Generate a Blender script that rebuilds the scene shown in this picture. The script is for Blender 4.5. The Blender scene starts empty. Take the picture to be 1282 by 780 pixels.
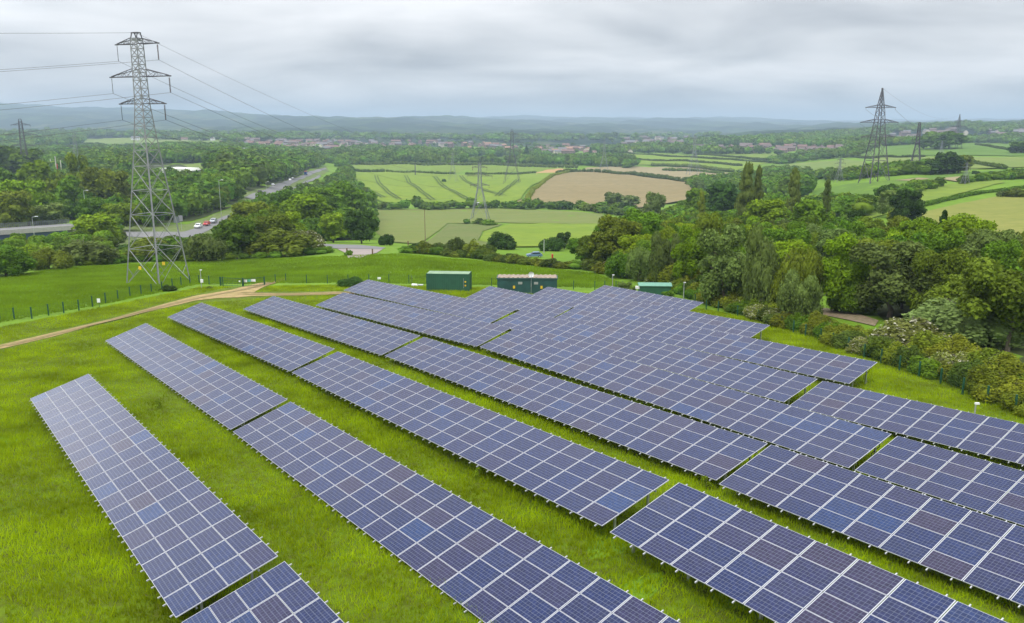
import bpy, bmesh, math, random
import numpy as np
from mathutils import Vector, Matrix
random.seed(7)
rng = np.random.default_rng(11)
scn = bpy.context.scene
col = scn.collection
FPX = 1050.0
PITCH = math.atan((390 - 158) / FPX)

# ---------------------------------------------------------------- camera
cd = bpy.data.cameras.new('camera')
cam = bpy.data.objects.new('camera', cd)
col.objects.link(cam)
cd.sensor_width = 36.0
cd.lens = 36.0 * FPX / 1282.0
cd.clip_start = 0.5
cd.clip_end = 60000
cam.location = (0, 0, 0)
cam.rotation_euler = (math.pi / 2 - PITCH, 0, 0)
scn.camera = cam

# ---------------------------------------------------------------- sky and light
SUN_EL, SUN_AZ = 58.0, 215.0      # degrees; azimuth clockwise from +Y
scn.view_settings.view_transform = 'Standard'
scn.view_settings.look = 'None'
scn.view_settings.gamma = 1
scn.view_settings.use_curve_mapping = False
scn.view_settings.exposure = 0.45
w = bpy.data.worlds.new('World')
scn.world = w
w.use_nodes = True
nt = w.node_tree
for n in list(nt.nodes):
    nt.nodes.remove(n)
def wn(t, **k):
    n = nt.nodes.new(t)
    for a, b in k.items():
        setattr(n, a, b)
    return n
out = wn('ShaderNodeOutputWorld'); bg = wn('ShaderNodeBackground')
bg.inputs['Strength'].default_value = 0.1
sky = wn('ShaderNodeTexSky'); sky.sky_type = 'NISHITA'; sky.sun_disc = False
sky.sun_elevation = math.radians(SUN_EL); sky.sun_rotation = math.radians(SUN_AZ)
geo = wn('ShaderNodeTexCoord')
sep = wn('ShaderNodeSeparateXYZ'); nt.links.new(geo.outputs['Generated'], sep.inputs[0])
def wm(op, a, b=None, c=None):
    n = wn('ShaderNodeMath', operation=op)
    for i, v in enumerate((a, b, c)):
        if v is None: continue
        if isinstance(v, (int, float)): n.inputs[i].default_value = v
        else: nt.links.new(v, n.inputs[i])
    return n.outputs[0]
zz = wm('MAXIMUM', sep.outputs['Z'], 0.0)
zd = wm('ADD', zz, 0.2)
cmb = wn('ShaderNodeCombineXYZ')
nt.links.new(wm('DIVIDE', sep.outputs['X'], zd), cmb.inputs[0])
nt.links.new(wm('DIVIDE', sep.outputs['Y'], zd), cmb.inputs[1])
mp = wn('ShaderNodeMapping'); mp.inputs['Scale'].default_value = (0.95, 1.15, 1); mp.inputs['Location'].default_value = (3.1, 0.6, 0)
nt.links.new(cmb.outputs[0], mp.inputs[0])
nz = wn('ShaderNodeTexNoise'); nz.inputs['Scale'].default_value = 1.15; nz.inputs['Detail'].default_value = 4; nz.inputs['Roughness'].default_value = 0.5
nz.inputs['Distortion'].default_value = 0.3
nt.links.new(mp.outputs[0], nz.inputs['Vector'])
rp = wn('ShaderNodeValToRGB'); nt.links.new(nz.outputs['Fac'], rp.inputs[0])
e = rp.color_ramp.elements
e[0].position = 0.33; e[0].color = (0.365, 0.38, 0.405, 1)
e[1].position = 0.66; e[1].color = (0.70, 0.70, 0.71, 1)
m_ = rp.color_ramp.elements.new(0.5); m_.color = (0.545, 0.555, 0.57, 1)
# an overcast sky grows brighter towards the zenith
lobe = wn('ShaderNodeVectorMath', operation='DOT_PRODUCT'); nt.links.new(geo.outputs['Generated'], lobe.inputs[0]); lobe.inputs[1].default_value = (-.68, .68, .27)
lob = wm('MULTIPLY', wm('POWER', wm('MAXIMUM', lobe.outputs['Value'], 0.0), 40.0), 2.3)
lob = wm('MULTIPLY', lob, wm('MINIMUM', wm('MULTIPLY', zz, 6.0), 1.0))
grad = wm('ADD', wm('MULTIPLY_ADD', zz, 2.1, 0.86), lob)
mul = wn('ShaderNodeVectorMath', operation='SCALE'); nt.links.new(rp.outputs[0], mul.inputs[0]); nt.links.new(wm('MULTIPLY', grad, 10.0), mul.inputs['Scale'])
mx = wn('ShaderNodeMixRGB'); mx.inputs[0].default_value = 0.96
nt.links.new(sky.outputs[0], mx.inputs[1]); nt.links.new(mul.outputs[0], mx.inputs[2])
nt.links.new(mx.outputs[0], bg.inputs['Color']); nt.links.new(bg.outputs[0], out.inputs['Surface'])
sl = bpy.data.lights.new('sun', 'SUN'); sl.energy = 1.5; sl.angle = math.radians(14); sl.color = (1, 0.96, 0.9)
so = bpy.data.objects.new('sun', sl); col.objects.link(so)
sv = Vector((math.sin(math.radians(SUN_AZ)) * math.cos(math.radians(SUN_EL)), math.cos(math.radians(SUN_AZ)) * math.cos(math.radians(SUN_EL)), math.sin(math.radians(SUN_EL))))
so.rotation_euler = sv.to_track_quat('Z', 'Y').to_euler()
scn.cycles.volume_bounces = 0

# ---------------------------------------------------------------- materials
MAT = {}
def newmat(name):
    m = bpy.data.materials.new(name); m.use_nodes = True; MAT[name] = m
    return m, m.node_tree, m.node_tree.nodes['Principled BSDF']
def plain(name, c, rough=0.6, metal=0.0, var=0.12, scale=3.0):
    """one material with a little uneven tone"""
    m, t, b = newmat(name)
    tc = t.nodes.new('ShaderNodeTexCoord'); n = t.nodes.new('ShaderNodeTexNoise')
    n.inputs['Scale'].default_value = scale; n.inputs['Detail'].default_value = 4
    t.links.new(tc.outputs['Object'], n.inputs['Vector'])
    r = t.nodes.new('ShaderNodeValToRGB'); t.links.new(n.outputs['Fac'], r.inputs[0])
    r.color_ramp.elements[0].position = .3; r.color_ramp.elements[1].position = .7
    r.color_ramp.elements[0].color = tuple(x * (1 - var) for x in c) + (1,)
    r.color_ramp.elements[1].color = tuple(min(1, x * (1 + var)) for x in c) + (1,)
    t.links.new(r.outputs[0], b.inputs['Base Color'])
    b.inputs['Roughness'].default_value = rough; b.inputs['Metallic'].default_value = metal
    return m
def ramp(t, fac, stops):
    r = t.nodes.new('ShaderNodeValToRGB'); t.links.new(fac, r.inputs[0])
    while len(r.color_ramp.elements) < len(stops): r.color_ramp.elements.new(.5)
    for e_, (p, c) in zip(r.color_ramp.elements, stops):
        e_.position = p; e_.color = tuple(c) + (1,)
    return r.outputs[0]
def noise(t, scale, detail=4, rough=.5, coord='Object', stretch=None, dist=0.0):
    tc = t.nodes.new('ShaderNodeTexCoord'); n = t.nodes.new('ShaderNodeTexNoise')
    n.inputs['Scale'].default_value = scale; n.inputs['Detail'].default_value = detail; n.inputs['Roughness'].default_value = rough
    n.inputs['Distortion'].default_value = dist
    src = tc.outputs[coord]
    if stretch:
        mpn = t.nodes.new('ShaderNodeMapping'); mpn.inputs['Scale'].default_value = stretch[0]; mpn.inputs['Rotation'].default_value = (0, 0, stretch[1])
        t.links.new(src, mpn.inputs[0]); src = mpn.outputs[0]
    t.links.new(src, n.inputs['Vector'])
    return n.outputs['Fac']
def mixc(t, fac, a, b, mode='MIX'):
    m = t.nodes.new('ShaderNodeMixRGB'); m.blend_type = mode
    for i, v in ((0, fac), (1, a), (2, b)):
        if isinstance(v, (int, float)): m.inputs[i].default_value = v
        elif isinstance(v, tuple): m.inputs[i].default_value = v + (1,)
        else: t.links.new(v, m.inputs[i])
    return m.outputs[0]
def ground_mat(name, c1, c2, c3, s1=.06, s2=1.3, rough=.9, stretch=None, bump=0.0):
    m, t, b = newmat(name)
    a = ramp(t, noise(t, s1, 5, .6, stretch=stretch), [(.35, c1), (.65, c2)])
    f = ramp(t, noise(t, s2, 6, .7), [(.42, (0, 0, 0)), (.68, (1, 1, 1))])
    cc = mixc(t, f, a, c3)
    t.links.new(cc, b.inputs['Base Color']); b.inputs['Roughness'].default_value = rough
    b.inputs['Specular IOR Level'].default_value = .15
    if bump:
        bp = t.nodes.new('ShaderNodeBump'); bp.inputs['Strength'].default_value = bump; bp.inputs['Distance'].default_value = .3
        t.links.new(noise(t, s2 * 1.5, 5, .7), bp.inputs['Height']); t.links.new(bp.outputs[0], b.inputs['Normal'])
    return m
def leaf_mat(name, c, hue=.012, var=.4, trans=.25, src='random', flower=None, scale=5.5):
    m, t, b = newmat(name)
    n1 = noise(t, scale, 3, .6)
    k = ramp(t, n1, [(.3, tuple(x * (1 - var) for x in c)), (.7, tuple(x * (1 + var) for x in c))])
    hs = t.nodes.new('ShaderNodeHueSaturation'); t.links.new(k, hs.inputs['Color'])
    if src == 'random':
        oi = t.nodes.new('ShaderNodeObjectInfo'); rv = oi.outputs['Random']
    else:
        at = t.nodes.new('ShaderNodeAttribute'); at.attribute_name = 'tint'; rv = at.outputs['Fac']
    mr = t.nodes.new('ShaderNodeMapRange'); mr.inputs[3].default_value = .5 - hue; mr.inputs[4].default_value = .5 + hue * .8; t.links.new(rv, mr.inputs[0])
    t.links.new(mr.outputs[0], hs.inputs['Hue'])
    mr2 = t.nodes.new('ShaderNodeMath'); mr2.operation = 'MULTIPLY'; mr2.inputs[1].default_value = 7.31; t.links.new(rv, mr2.inputs[0])
    fr = t.nodes.new('ShaderNodeMath'); fr.operation = 'FRACT'; t.links.new(mr2.outputs[0], fr.inputs[0])
    mr3 = t.nodes.new('ShaderNodeMapRange'); mr3.inputs[3].default_value = .66 if src == 'attr' else .74; mr3.inputs[4].default_value = 1.45 if src == 'attr' else 1.28; t.links.new(fr.outputs[0], mr3.inputs[0])
    t.links.new(mr3.outputs[0], hs.inputs['Value'])
    cc = hs.outputs[0]
    if flower:
        f = ramp(t, noise(t, flower[1], 3, .6), [(flower[2], (0, 0, 0)), (flower[2] + .06, (1, 1, 1))])
        cc = mixc(t, f, cc, flower[0])
    t.links.new(cc, b.inputs['Base Color']); b.inputs['Roughness'].default_value = .7; b.inputs['Specular IOR Level'].default_value = .08
    tr = t.nodes.new('ShaderNodeBsdfTranslucent'); t.links.new(cc, tr.inputs['Color'])
    ms = t.nodes.new('ShaderNodeMixShader'); ms.inputs[0].default_value = trans
    t.links.new(b.outputs[0], ms.inputs[1]); t.links.new(tr.outputs[0], ms.inputs[2])
    t.links.new(ms.outputs[0], t.nodes['Material Output'].inputs['Surface'])
    return m
leaf_mat('leaf_bright', (.165, .255, .008)); leaf_mat('leaf_mid', (.10, .19, .010)); leaf_mat('leaf_dark', (.042, .09, .012))
leaf_mat('leaf_olive', (.13, .18, .014)); leaf_mat('leaf_grey', (.125, .185, .04)); leaf_mat('leaf_hedge', (.165, .20, .014))
leaf_mat('leaf_pale', (.18, .26, .07)); leaf_mat('leaf_poplar', (.12, .165, .03))
leaf_mat('leaf_blossom', (.15, .18, .035), flower=((.55, .53, .42), 12, .565))
leaf_mat('leaf_far', (.10, .185, .012), src='attr', hue=.02, var=.45, scale=.2)
leaf_mat('leaf_hedge_dark', (.085, .13, .018)); leaf_mat('grass_blade', (.235, .32, .002), hue=0, var=.42, trans=.35, scale=.3)
leaf_mat('meadow_blade', (.25, .40, .012), hue=0, var=.25, trans=.4, scale=.12)
ground_mat('grass_field', (.08, .14, .003), (.12, .18, .004), (.07, .08, .01), .12, 1.6)
ground_mat('meadow', (.115, .22, .012), (.155, .27, .016), (.10, .175, .012), .05, .5, bump=.6)
ground_mat('track', (.42, .29, .15), (.34, .25, .12), (.22, .2, .06), .5, 1.1)
ground_mat('rut', (.25, .18, .09), (.3, .22, .11), (.18, .17, .06), .8, 2.5)
ground_mat('path', (.30, .22, .16), (.25, .19, .13), (.12, .13, .05), .5, 2.2)
ground_mat('asphalt', (.19, .19, .19), (.16, .16, .165), (.21, .205, .2), .2, 2)
ground_mat('drive', (.30, .255, .24), (.24, .21, .2), (.33, .28, .25), .2, 1)
ground_mat('verge', (.12, .17, .045), (.17, .2, .07), (.08, .12, .03), .1, .8)
S1 = ((.25, 3, 1), .15)
ground_mat('crop_green', (.13, .2, .014), (.165, .23, .02), (.11, .17, .022), .012, .12, stretch=S1)
ground_mat('crop_bright', (.15, .225, .012), (.18, .245, .016), (.12, .19, .014), .012, .12, stretch=S1)
ground_mat('crop_olive', (.115, .165, .026), (.15, .19, .035), (.165, .17, .055), .02, .3, stretch=S1)
ground_mat('crop_pale', (.18, .2, .035), (.215, .22, .05), (.15, .175, .03), .02, .25, stretch=S1)
ground_mat('pasture', (.085, .17, .014), (.115, .195, .02), (.07, .14, .014), .02, .3)
ground_mat('rough_grass', (.12, .155, .035), (.15, .165, .05), (.09, .13, .025), .04, .4)
ground_mat('pasture_pale', (.14, .2, .035), (.18, .22, .045), (.11, .17, .03), .01, .1)
ground_mat('soil_brown', (.215, .168, .075), (.25, .198, .092), (.175, .145, .062), .01, .15, stretch=S1)
ground_mat('soil_tan', (.25, .205, .11), (.29, .235, .13), (.21, .19, .09), .012, .15, stretch=S1)
ground_mat('soil_orange', (.38, .22, .09), (.42, .26, .11), (.33, .22, .1), .05, .3)
ground_mat('tramline', (.045, .08, .015), (.055, .09, .017), (.04, .07, .015), .05, .5)
# distant country: patchwork of fields and woods
m, t, b = newmat('far_country')
tc = t.nodes.new('ShaderNodeTexCoord'); v = t.nodes.new('ShaderNodeTexVoronoi'); v.inputs['Scale'].default_value = .0035
mpn = t.nodes.new('ShaderNodeMapping'); mpn.inputs['Scale'].default_value = (1, .7, 0); t.links.new(tc.outputs['Object'], mpn.inputs[0]); t.links.new(mpn.outputs[0], v.inputs['Vector'])
sp_ = t.nodes.new('ShaderNodeSeparateColor'); t.links.new(v.outputs['Color'], sp_.inputs[0])
fc = ramp(t, sp_.outputs[0], [(0, (.05, .09, .025)), (.3, (.09, .14, .04)), (.6, (.04, .07, .025)), (.85, (.15, .16, .07)), (1, (.08, .13, .04))])
wf = ramp(t, noise(t, .0022, 6, .62), [(.46, (1, 1, 1)), (.53, (0, 0, 0))])
wf2 = ramp(t, noise(t, .012, 5, .7), [(.50, (0, 0, 0)), (.56, (1, 1, 1))])
cc = mixc(t, wf2, fc, (.018, .036, .02)); cc = mixc(t, wf, (.016, .032, .02), cc); cc = mixc(t, .35, cc, (.03, .05, .03))
t.links.new(cc, b.inputs['Base Color']); b.inputs['Roughness'].default_value = 1; b.inputs['Specular IOR Level'].default_value = 0

plain('steel', (.27, .275, .29), .55, .4); plain('steel_dark', (.10, .095, .115), .6, .3); plain('galv', (.5, .51, .53), .45, .6)
plain('galv_far', (.22, .24, .25), .7, .1)
plain('alu', (.52, .53, .58), .4, .35, .06); plain('backsheet', (.62, .63, .65), .6); plain('fence_green', (.012, .075, .04), .5)
plain('container_green', (.022, .10, .058), .55, 0, .15, 1.2); plain('container_roof', (.22, .33, .2), .6, 0, .2, 1)
plain('cabin_green', (.018, .075, .07), .55, 0, .2, 1.2); plain('rust_roof', (.30, .235, .18), .8, 0, .35, 2.5); plain('kiosk_roof', (.13, .30, .22), .6)
plain('white_paint', (.78, .79, .8), .5, 0, .05); plain('yellow', (.75, .5, .02), .5); plain('sign_green', (.1, .42, .28), .5)
plain('black', (.015, .015, .017), .6); plain('insulator_brown', (.10, .035, .035), .35); plain('bark', (.11, .09, .065), .9)
plain('red', (.5, .03, .03), .35); plain('silver', (.45, .48, .52), .3, .3); plain('blue_paint', (.05, .12, .35), .4); plain('car_blue', (.12, .2, .34), .35)
plain('glass_dark', (.02, .025, .03), .08); plain('rubber', (.02, .02, .02), .9); plain('orange', (.6, .15, .03), .5)
plain('concrete', (.36, .35, .33), .85); plain('girder', (.04, .07, .13), .6); plain('rail_grey', (.12, .14, .14), .6)
plain('brick', (.19, .135, .11), .9, 0, .25, .2); plain('render_cream', (.55, .5, .4), .9); plain('roof_red', (.20, .12, .10), .9, 0, .25, .2); plain('roof_orange', (.33, .19, .135), .9)
plain('roof_grey', (.17, .165, .175), .9); plain('roof_brown', (.15, .115, .105), .9); plain('wood', (.16, .1, .06), .9); plain('warehouse', (.66, .68, .6), .6)
plain('mast_white', (.6, .58, .5), .7)

# solar glass: polycrystalline cells, fine silver lines between them
m, t, b = newmat('solar_cells')
tc = t.nodes.new('ShaderNodeTexCoord'); sx = t.nodes.new('ShaderNodeSeparateXYZ'); t.links.new(tc.outputs['Object'], sx.inputs[0])
def M2(t, op, a, b_=None):
    n = t.nodes.new('ShaderNodeMath'); n.operation = op
    for i, v in enumerate((a, b_)):
        if v is None: continue
        if isinstance(v, (int, float)): n.inputs[i].default_value = v
        else: t.links.new(v, n.inputs[i])
    return n.outputs[0]
def gridline(axis, off, pitch, width):
    f = M2(t, 'FRACT', M2(t, 'DIVIDE', M2(t, 'SUBTRACT', axis, off), pitch))
    d = M2(t, 'MINIMUM', f, M2(t, 'SUBTRACT', 1.0, f))
    return M2(t, 'LESS_THAN', d, width / pitch / 2)
gx = gridline(sx.outputs['X'], .03, .158, .009)
gy = gridline(sx.outputs['Y'], .014, .1603, .012)
gb = gridline(sx.outputs['Y'], .0407, .0534, .0035)
ln = M2(t, 'MAXIMUM', gx, gy)
oi = t.nodes.new('ShaderNodeObjectInfo')
base = ramp(t, oi.outputs['Random'], [(0, (.009, .020, .088)), (.3, (.012, .021, .080)), (.52, (.020, .021, .074)), (.7, (.010, .025, .10)), (.86, (.032, .024, .06)), (.95, (.007, .036, .135)), (1, (.024, .028, .08))])
vv = t.nodes.new('ShaderNodeTexVoronoi'); vv.inputs['Scale'].default_value = 6.35
t.links.new(tc.outputs['Object'], vv.inputs['Vector'])
ho = t.nodes.new('ShaderNodeHueSaturation'); t.links.new(base, ho.inputs['Color'])
svv = t.nodes.new('ShaderNodeSeparateColor'); t.links.new(vv.outputs['Color'], svv.inputs[0])
mr = t.nodes.new('ShaderNodeMapRange'); mr.inputs[3].default_value = .66; mr.inputs[4].default_value = 1.04; t.links.new(svv.outputs[0], mr.inputs[0]); t.links.new(mr.outputs[0], ho.inputs['Value']); _ = 0
c1 = mixc(t, gb, ho.outputs[0], (.06, .075, .14)); c2 = mixc(t, ln, c1, (.125, .145, .21))
gp = t.nodes.new('ShaderNodeNewGeometry'); dn1 = t.nodes.new('ShaderNodeTexNoise'); dn1.inputs['Scale'].default_value = .9; dn1.inputs['Detail'].default_value = 6; dn1.inputs['Roughness'].default_value = .65
t.links.new(gp.outputs['Position'], dn1.inputs['Vector'])
dust = ramp(t, dn1.outputs['Fac'], [(.35, (.0, .0, .0)), (.8, (.05, .05, .05))])
c3 = mixc(t, dust, c2, (.17, .165, .15))
t.links.new(c3, b.inputs['Base Color']); rgh = t.nodes.new('ShaderNodeMapRange'); rgh.inputs[3].default_value = .08; rgh.inputs[4].default_value = .24; t.links.new(dn1.outputs['Fac'], rgh.inputs[0]); t.links.new(rgh.outputs[0], b.inputs['Roughness'])
b.inputs['Roughness'].default_value = .13; b.inputs['IOR'].default_value = 1.28
b.inputs['Specular IOR Level'].default_value = .5

# ---------------------------------------------------------------- terrain function
TABLES = [
('A1',(-33.915,56.300,-18.716),(0.59590,-0.80180,0.04499),(0.76337,0.58295,0.27828),22),
('A2',(-11.715,26.622,-17.152),(0.58190,-0.81235,0.03847),(0.77512,0.56830,0.27610),22),
('B1',(-39.701,79.327,-20.433),(0.59732,-0.80046,0.04973),(0.75596,0.58265,0.29839),22),
('B2',(-17.452,49.551,-18.631),(0.58150,-0.81179,0.05346),(0.76672,0.56881,0.29764),22),
('C1',(-38.995,92.552,-21.069),(0.58781,-0.80633,0.06572),(0.76180,0.57903,0.29049),22),
('C2',(-17.057,62.394,-18.607),(0.56446,-0.82288,0.06521),(0.78556,0.55975,0.26377),22),
('C3',(3.884,30.749,-15.796),(0.57239,-0.81944,0.02976),(0.78184,0.55635,0.28144),22),
('D1',(-32.586,99.341,-21.636),(0.58022,-0.81169,0.06716),(0.76935,0.57328,0.28188),22),
('D2',(-10.865,68.994,-19.089),(0.56967,-0.82017,0.05290),(0.78437,0.56177,0.26300),22),
('D3',(10.015,37.909,-16.940),(0.57443,-0.81780,0.03513),(0.77875,0.55922,0.28430),22),
('E1',(-24.546,102.464,-21.818),(0.58035,-0.81133,0.07027),(0.76630,0.57326,0.29010),22),
('E2',(-2.891,72.187,-19.154),(0.56531,-0.82403,0.03734),(0.78890,0.55332,0.26735),22),
('E3',(18.054,41.343,-17.684),(0.57654,-0.81649,0.03084),(0.78439,0.56365,0.25890),22),
('F1',(-23.966,117.077,-22.761),(0.58489,-0.80890,0.05977),(0.76892,0.57642,0.27660),22),
('F2',(-2.150,86.777,-20.517),(0.58371,-0.81115,0.03634),(0.78001,0.57260,0.25241),22),
('F3',(19.608,56.493,-19.295),(0.58073,-0.81232,0.05371),(0.77323,0.57102,0.27579),22),
('G1',(-6.101,107.930,-22.004),(0.58417,-0.81065,0.03990),(0.77152,0.56989,0.28280),11),
('G2',(4.651,92.512,-21.282),(0.58927,-0.80672,0.04427),(0.77054,0.57763,0.26947),22),
('H1',(1.821,110.989,-22.654),(0.58092,-0.81265,0.04610),(0.77411,0.56909,0.27729),22),
('I1',(10.053,115.004,-23.179),(0.58118,-0.81308,0.03350),(0.77613,0.56620,0.27755),11),
]
PP, LL = 1.675, 4.03
_pts = []
for n_, O_, r_, s_, k_ in TABLES:
    for q in np.linspace(-.04, 1.04, 13):
        _pts.append(np.array(O_) + np.array(r_) * q * k_ * PP)
_pts = np.array(_pts)
_res = _pts[:, 2] - (-14.876 - .008595 * _pts[:, 0] - .068654 * _pts[:, 1])
def near_z(x, y):
    z = -14.876 - .008595 * x - .068654 * y - .60
    d2 = (x[..., None] - _pts[:, 0]) ** 2 + (y[..., None] - _pts[:, 1]) ** 2
    k = np.exp(-d2 / (2 * 4.5 ** 2))
    return z + (k * _res).sum(-1) / (k.sum(-1) + .04)
COLS = [
 (0, [(130, -24.6), (170, -28), (220, -33), (300, -38), (450, -44), (700, -50), (1100, -50), (1700, -45), (2300, -33), (2700, -28), (4500, 0), (8000, 215), (9500, 190), (14000, 100)]),
 (300, [(130, -24.8), (180, -29), (260, -36), (340, -41), (440, -38), (600, -36), (900, -38), (1300, -42), (2000, -42), (2600, -32), (4500, 0), (8000, 120), (9500, 110), (14000, 80)]),
 (450, [(130, -25), (185, -27.7), (220, -30.5), (280, -38), (430, -51), (600, -59.5), (900, -60), (1300, -60), (2000, -54), (2600, -45), (4500, -15), (8000, 92), (9500, 80), (13000, 90)]),
 (640, [(130, -25), (190, -29.3), (240, -34), (400, -48), (600, -59.8), (900, -60), (1300, -60), (2000, -56), (2600, -48), (4500, -20), (8000, 62), (9500, 50), (13000, 110)]),
 (850, [(125, -24.7), (170, -28), (250, -35), (400, -47), (640, -59), (900, -60), (1300, -60), (1800, -54), (2600, -45), (4500, -25), (8000, 30), (13000, 120)]),
 (1000, [(95, -22.6), (150, -26), (250, -31), (400, -38), (600, -45), (900, -55), (1300, -55), (1800, -48), (2500, -30), (3200, -10), (4500, -15), (8000, 20), (13000, 110)]),
 (1100, [(75, -21.1), (105, -22.8), (160, -25), (250, -27.5), (330, -27.5), (414, -27.6), (550, -29), (700, -34), (900, -37), (1200, -36), (1500, -33), (1900, -38), (2500, -12), (3000, 0), (4500, -10), (8000, 30), (13000, 110)]),
 (1200, [(62, -20.3), (100, -22.5), (150, -24.5), (200, -26), (300, -27), (414, -26.5), (650, -28), (900, -30), (1300, -29), (1700, -36), (2500, -8), (3000, 8), (4500, 0), (8000, 30), (13000, 110)]),
 (1282, [(52, -19.6), (100, -22), (190, -25), (300, -26.3), (420, -25.5), (650, -28), (900, -29), (1300, -29), (1700, -34), (2500, -5), (3000, 12), (4500, 0), (8000, 30), (13000, 100)]),
]
LR = np.linspace(math.log(20), math.log(16500), 700)
AZ = np.radians(np.linspace(-36, 36, 289))
_colaz = [math.atan((c[0] - 641) / FPX) for c in COLS]
_tab = []
_r0 = []
for (px, pts_), a in zip(COLS, _colaz):
    rr = np.array([p[0] for p in pts_]) / math.cos(a); zz_ = np.array([p[1] for p in pts_])
    _r0.append(rr[0]); _tab.append(np.interp(LR, np.log(rr), zz_))
_tab = np.array(_tab)
TAB = np.array([[0.0]] * 0)
TAB = np.stack([np.interp(AZ, _colaz, _tab[:, j]) for j in range(len(LR))], 1)
R0 = np.interp(AZ, _colaz, _r0)
def _blur(a, k, ax):
    ker = np.hanning(k + 2)[1:-1]; ker /= ker.sum()
    pad = [(0, 0), (0, 0)]; pad[ax] = (k // 2, k // 2)
    a = np.pad(a, pad, mode='edge')
    return np.apply_along_axis(lambda v: np.convolve(v, ker, 'valid'), ax, a)
TAB = _blur(_blur(TAB, 15, 1), 21, 0)
# uneven skyline of the far hills
_hn = np.zeros_like(TAB)
for f_, a_ in ((9, 1.0), (23, .7), (51, .5), (120, .4), (210, .25)):
    ph = rng.uniform(0, 6.28, 2)
    _hn += a_ * np.sin(AZ[:, None] * f_ + ph[0] + LR[None] * 3 * f_ / 20) * np.cos(LR[None] * f_ / 3 + ph[1])
_amp = np.interp(LR, np.log([20, 300, 1500, 3500, 7000, 13000]), [0, 0, 2, 9, 24, 26])
TAB += _hn * _amp
def ground(x, y):
    x = np.asarray(x, float); y = np.asarray(y, float)
    sh = x.shape; x = x.ravel(); y = y.ravel()
    r = np.hypot(x, y); a = np.arctan2(x, y)
    ai = np.clip((a - AZ[0]) / (AZ[1] - AZ[0]), 0, len(AZ) - 1.001); ri = np.clip((np.log(np.maximum(r, 21)) - LR[0]) / (LR[1] - LR[0]), 0, len(LR) - 1.001)
    i = ai.astype(int); j = ri.astype(int); u = ai - i; v = ri - j
    z = TAB[i, j] * (1 - u) * (1 - v) + TAB[i + 1, j] * u * (1 - v) + TAB[i, j + 1] * (1 - u) * v + TAB[i + 1, j + 1] * u * v
    r0 = np.interp(a, AZ, R0)
    r0 = np.where(np.abs(a) > AZ[-1], 60 + 0 * r0, r0)
    w_ = np.clip((r / r0 - .92) / .2, 0, 1); w_ = w_ * w_ * (3 - 2 * w_)
    m_ = w_ < 1
    if m_.any():
        zn = np.empty_like(z); zn[:] = z
        idx = np.nonzero(m_)[0]
        for k in range(0, len(idx), 40000):
            q = idx[k:k + 40000]; zn[q] = near_z(x[q], y[q])
        z = zn * (1 - w_) + z * w_
    return z.reshape(sh)
def gz(x, y): return float(ground(np.array([x]), np.array([y]))[0])
CP, SP = math.cos(PITCH), math.sin(PITCH)
_rs = np.exp(np.linspace(math.log(18), math.log(16000), 900))
def ray(px, py):
    u, v = (px - 641) / FPX, (py - 390) / FPX
    return np.array([u, CP - v * SP, -SP - v * CP])
def at(px, py):
    """where the line of sight through a spot of the photograph meets the ground"""
    d = ray(px, py); d = d / math.hypot(d[0], d[1])
    g = ground(d[0] * _rs, d[1] * _rs) - d[2] * _rs
    k = np.nonzero(g > 0)[0]
    if len(k) == 0 : i = len(_rs) - 1
    else: i = k[0]
    if i == 0: r = _rs[0]
    else:
        a, b = _rs[i - 1], _rs[i]
        for _ in range(14):
            m = (a + b) / 2
            if gz(d[0] * m, d[1] * m) - d[2] * m > 0: b = m
            else: a = m
        r = b
    x, y = d[0] * r, d[1] * r
    return Vector((x, y, gz(x, y)))

# ---------------------------------------------------------------- mesh helpers
def np_mesh(name, V, F, mats, fmat=None, smooth=False, tint=None):
    me = bpy.data.meshes.new(name)
    V = np.asarray(V, np.float32); F = np.asarray(F, np.int32)
    nf, k = F.shape
    me.vertices.add(len(V)); me.vertices.foreach_set('co', V.ravel())
    me.loops.add(nf * k); me.loops.foreach_set('vertex_index', F.ravel())
    me.polygons.add(nf); me.polygons.foreach_set('loop_start', np.arange(0, nf * k, k, dtype=np.int32))
    me.polygons.foreach_set('loop_total', np.full(nf, k, np.int32))
    for m in (mats if isinstance(mats, (list, tuple)) else [mats]): me.materials.append(MAT[m])
    if fmat is not None: me.polygons.foreach_set('material_index', np.asarray(fmat, np.int32))
    if smooth: me.polygons.foreach_set('use_smooth', np.ones(nf, bool))
    if tint is not None:
        a = me.attributes.new('tint', 'FLOAT', 'POINT'); a.data.foreach_set('value', np.asarray(tint, np.float32))
    me.update(calc_edges=True)
    return me
def link(name, me, parent=None, loc=None, rz=None):
    o = bpy.data.objects.new(name, me); col.objects.link(o)
    if parent is not None: o.parent = parent
    if loc is not None: o.location = loc
    if rz is not None: o.rotation_euler[2] = rz
    return o
def tag(o, label=None, cat=None, group=None, kind=None):
    if label: o['label'] = label
    if cat: o['category'] = cat
    if group: o['group'] = group
    if kind: o['kind'] = kind
    return o
def empty(name, loc, rz=0, label=None, cat=None, group=None):
    o = bpy.data.objects.new(name, None); col.objects.link(o)
    o.location = loc; o.rotation_euler[2] = rz; o.empty_display_size = .3
    return tag(o, label, cat, group)
def copy_tree(o, parent=None):
    c = o.copy(); col.objects.link(c)
    if parent is not None: c.parent = parent
    for ch in list(o.children): copy_tree(ch, c)
    return c
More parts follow.
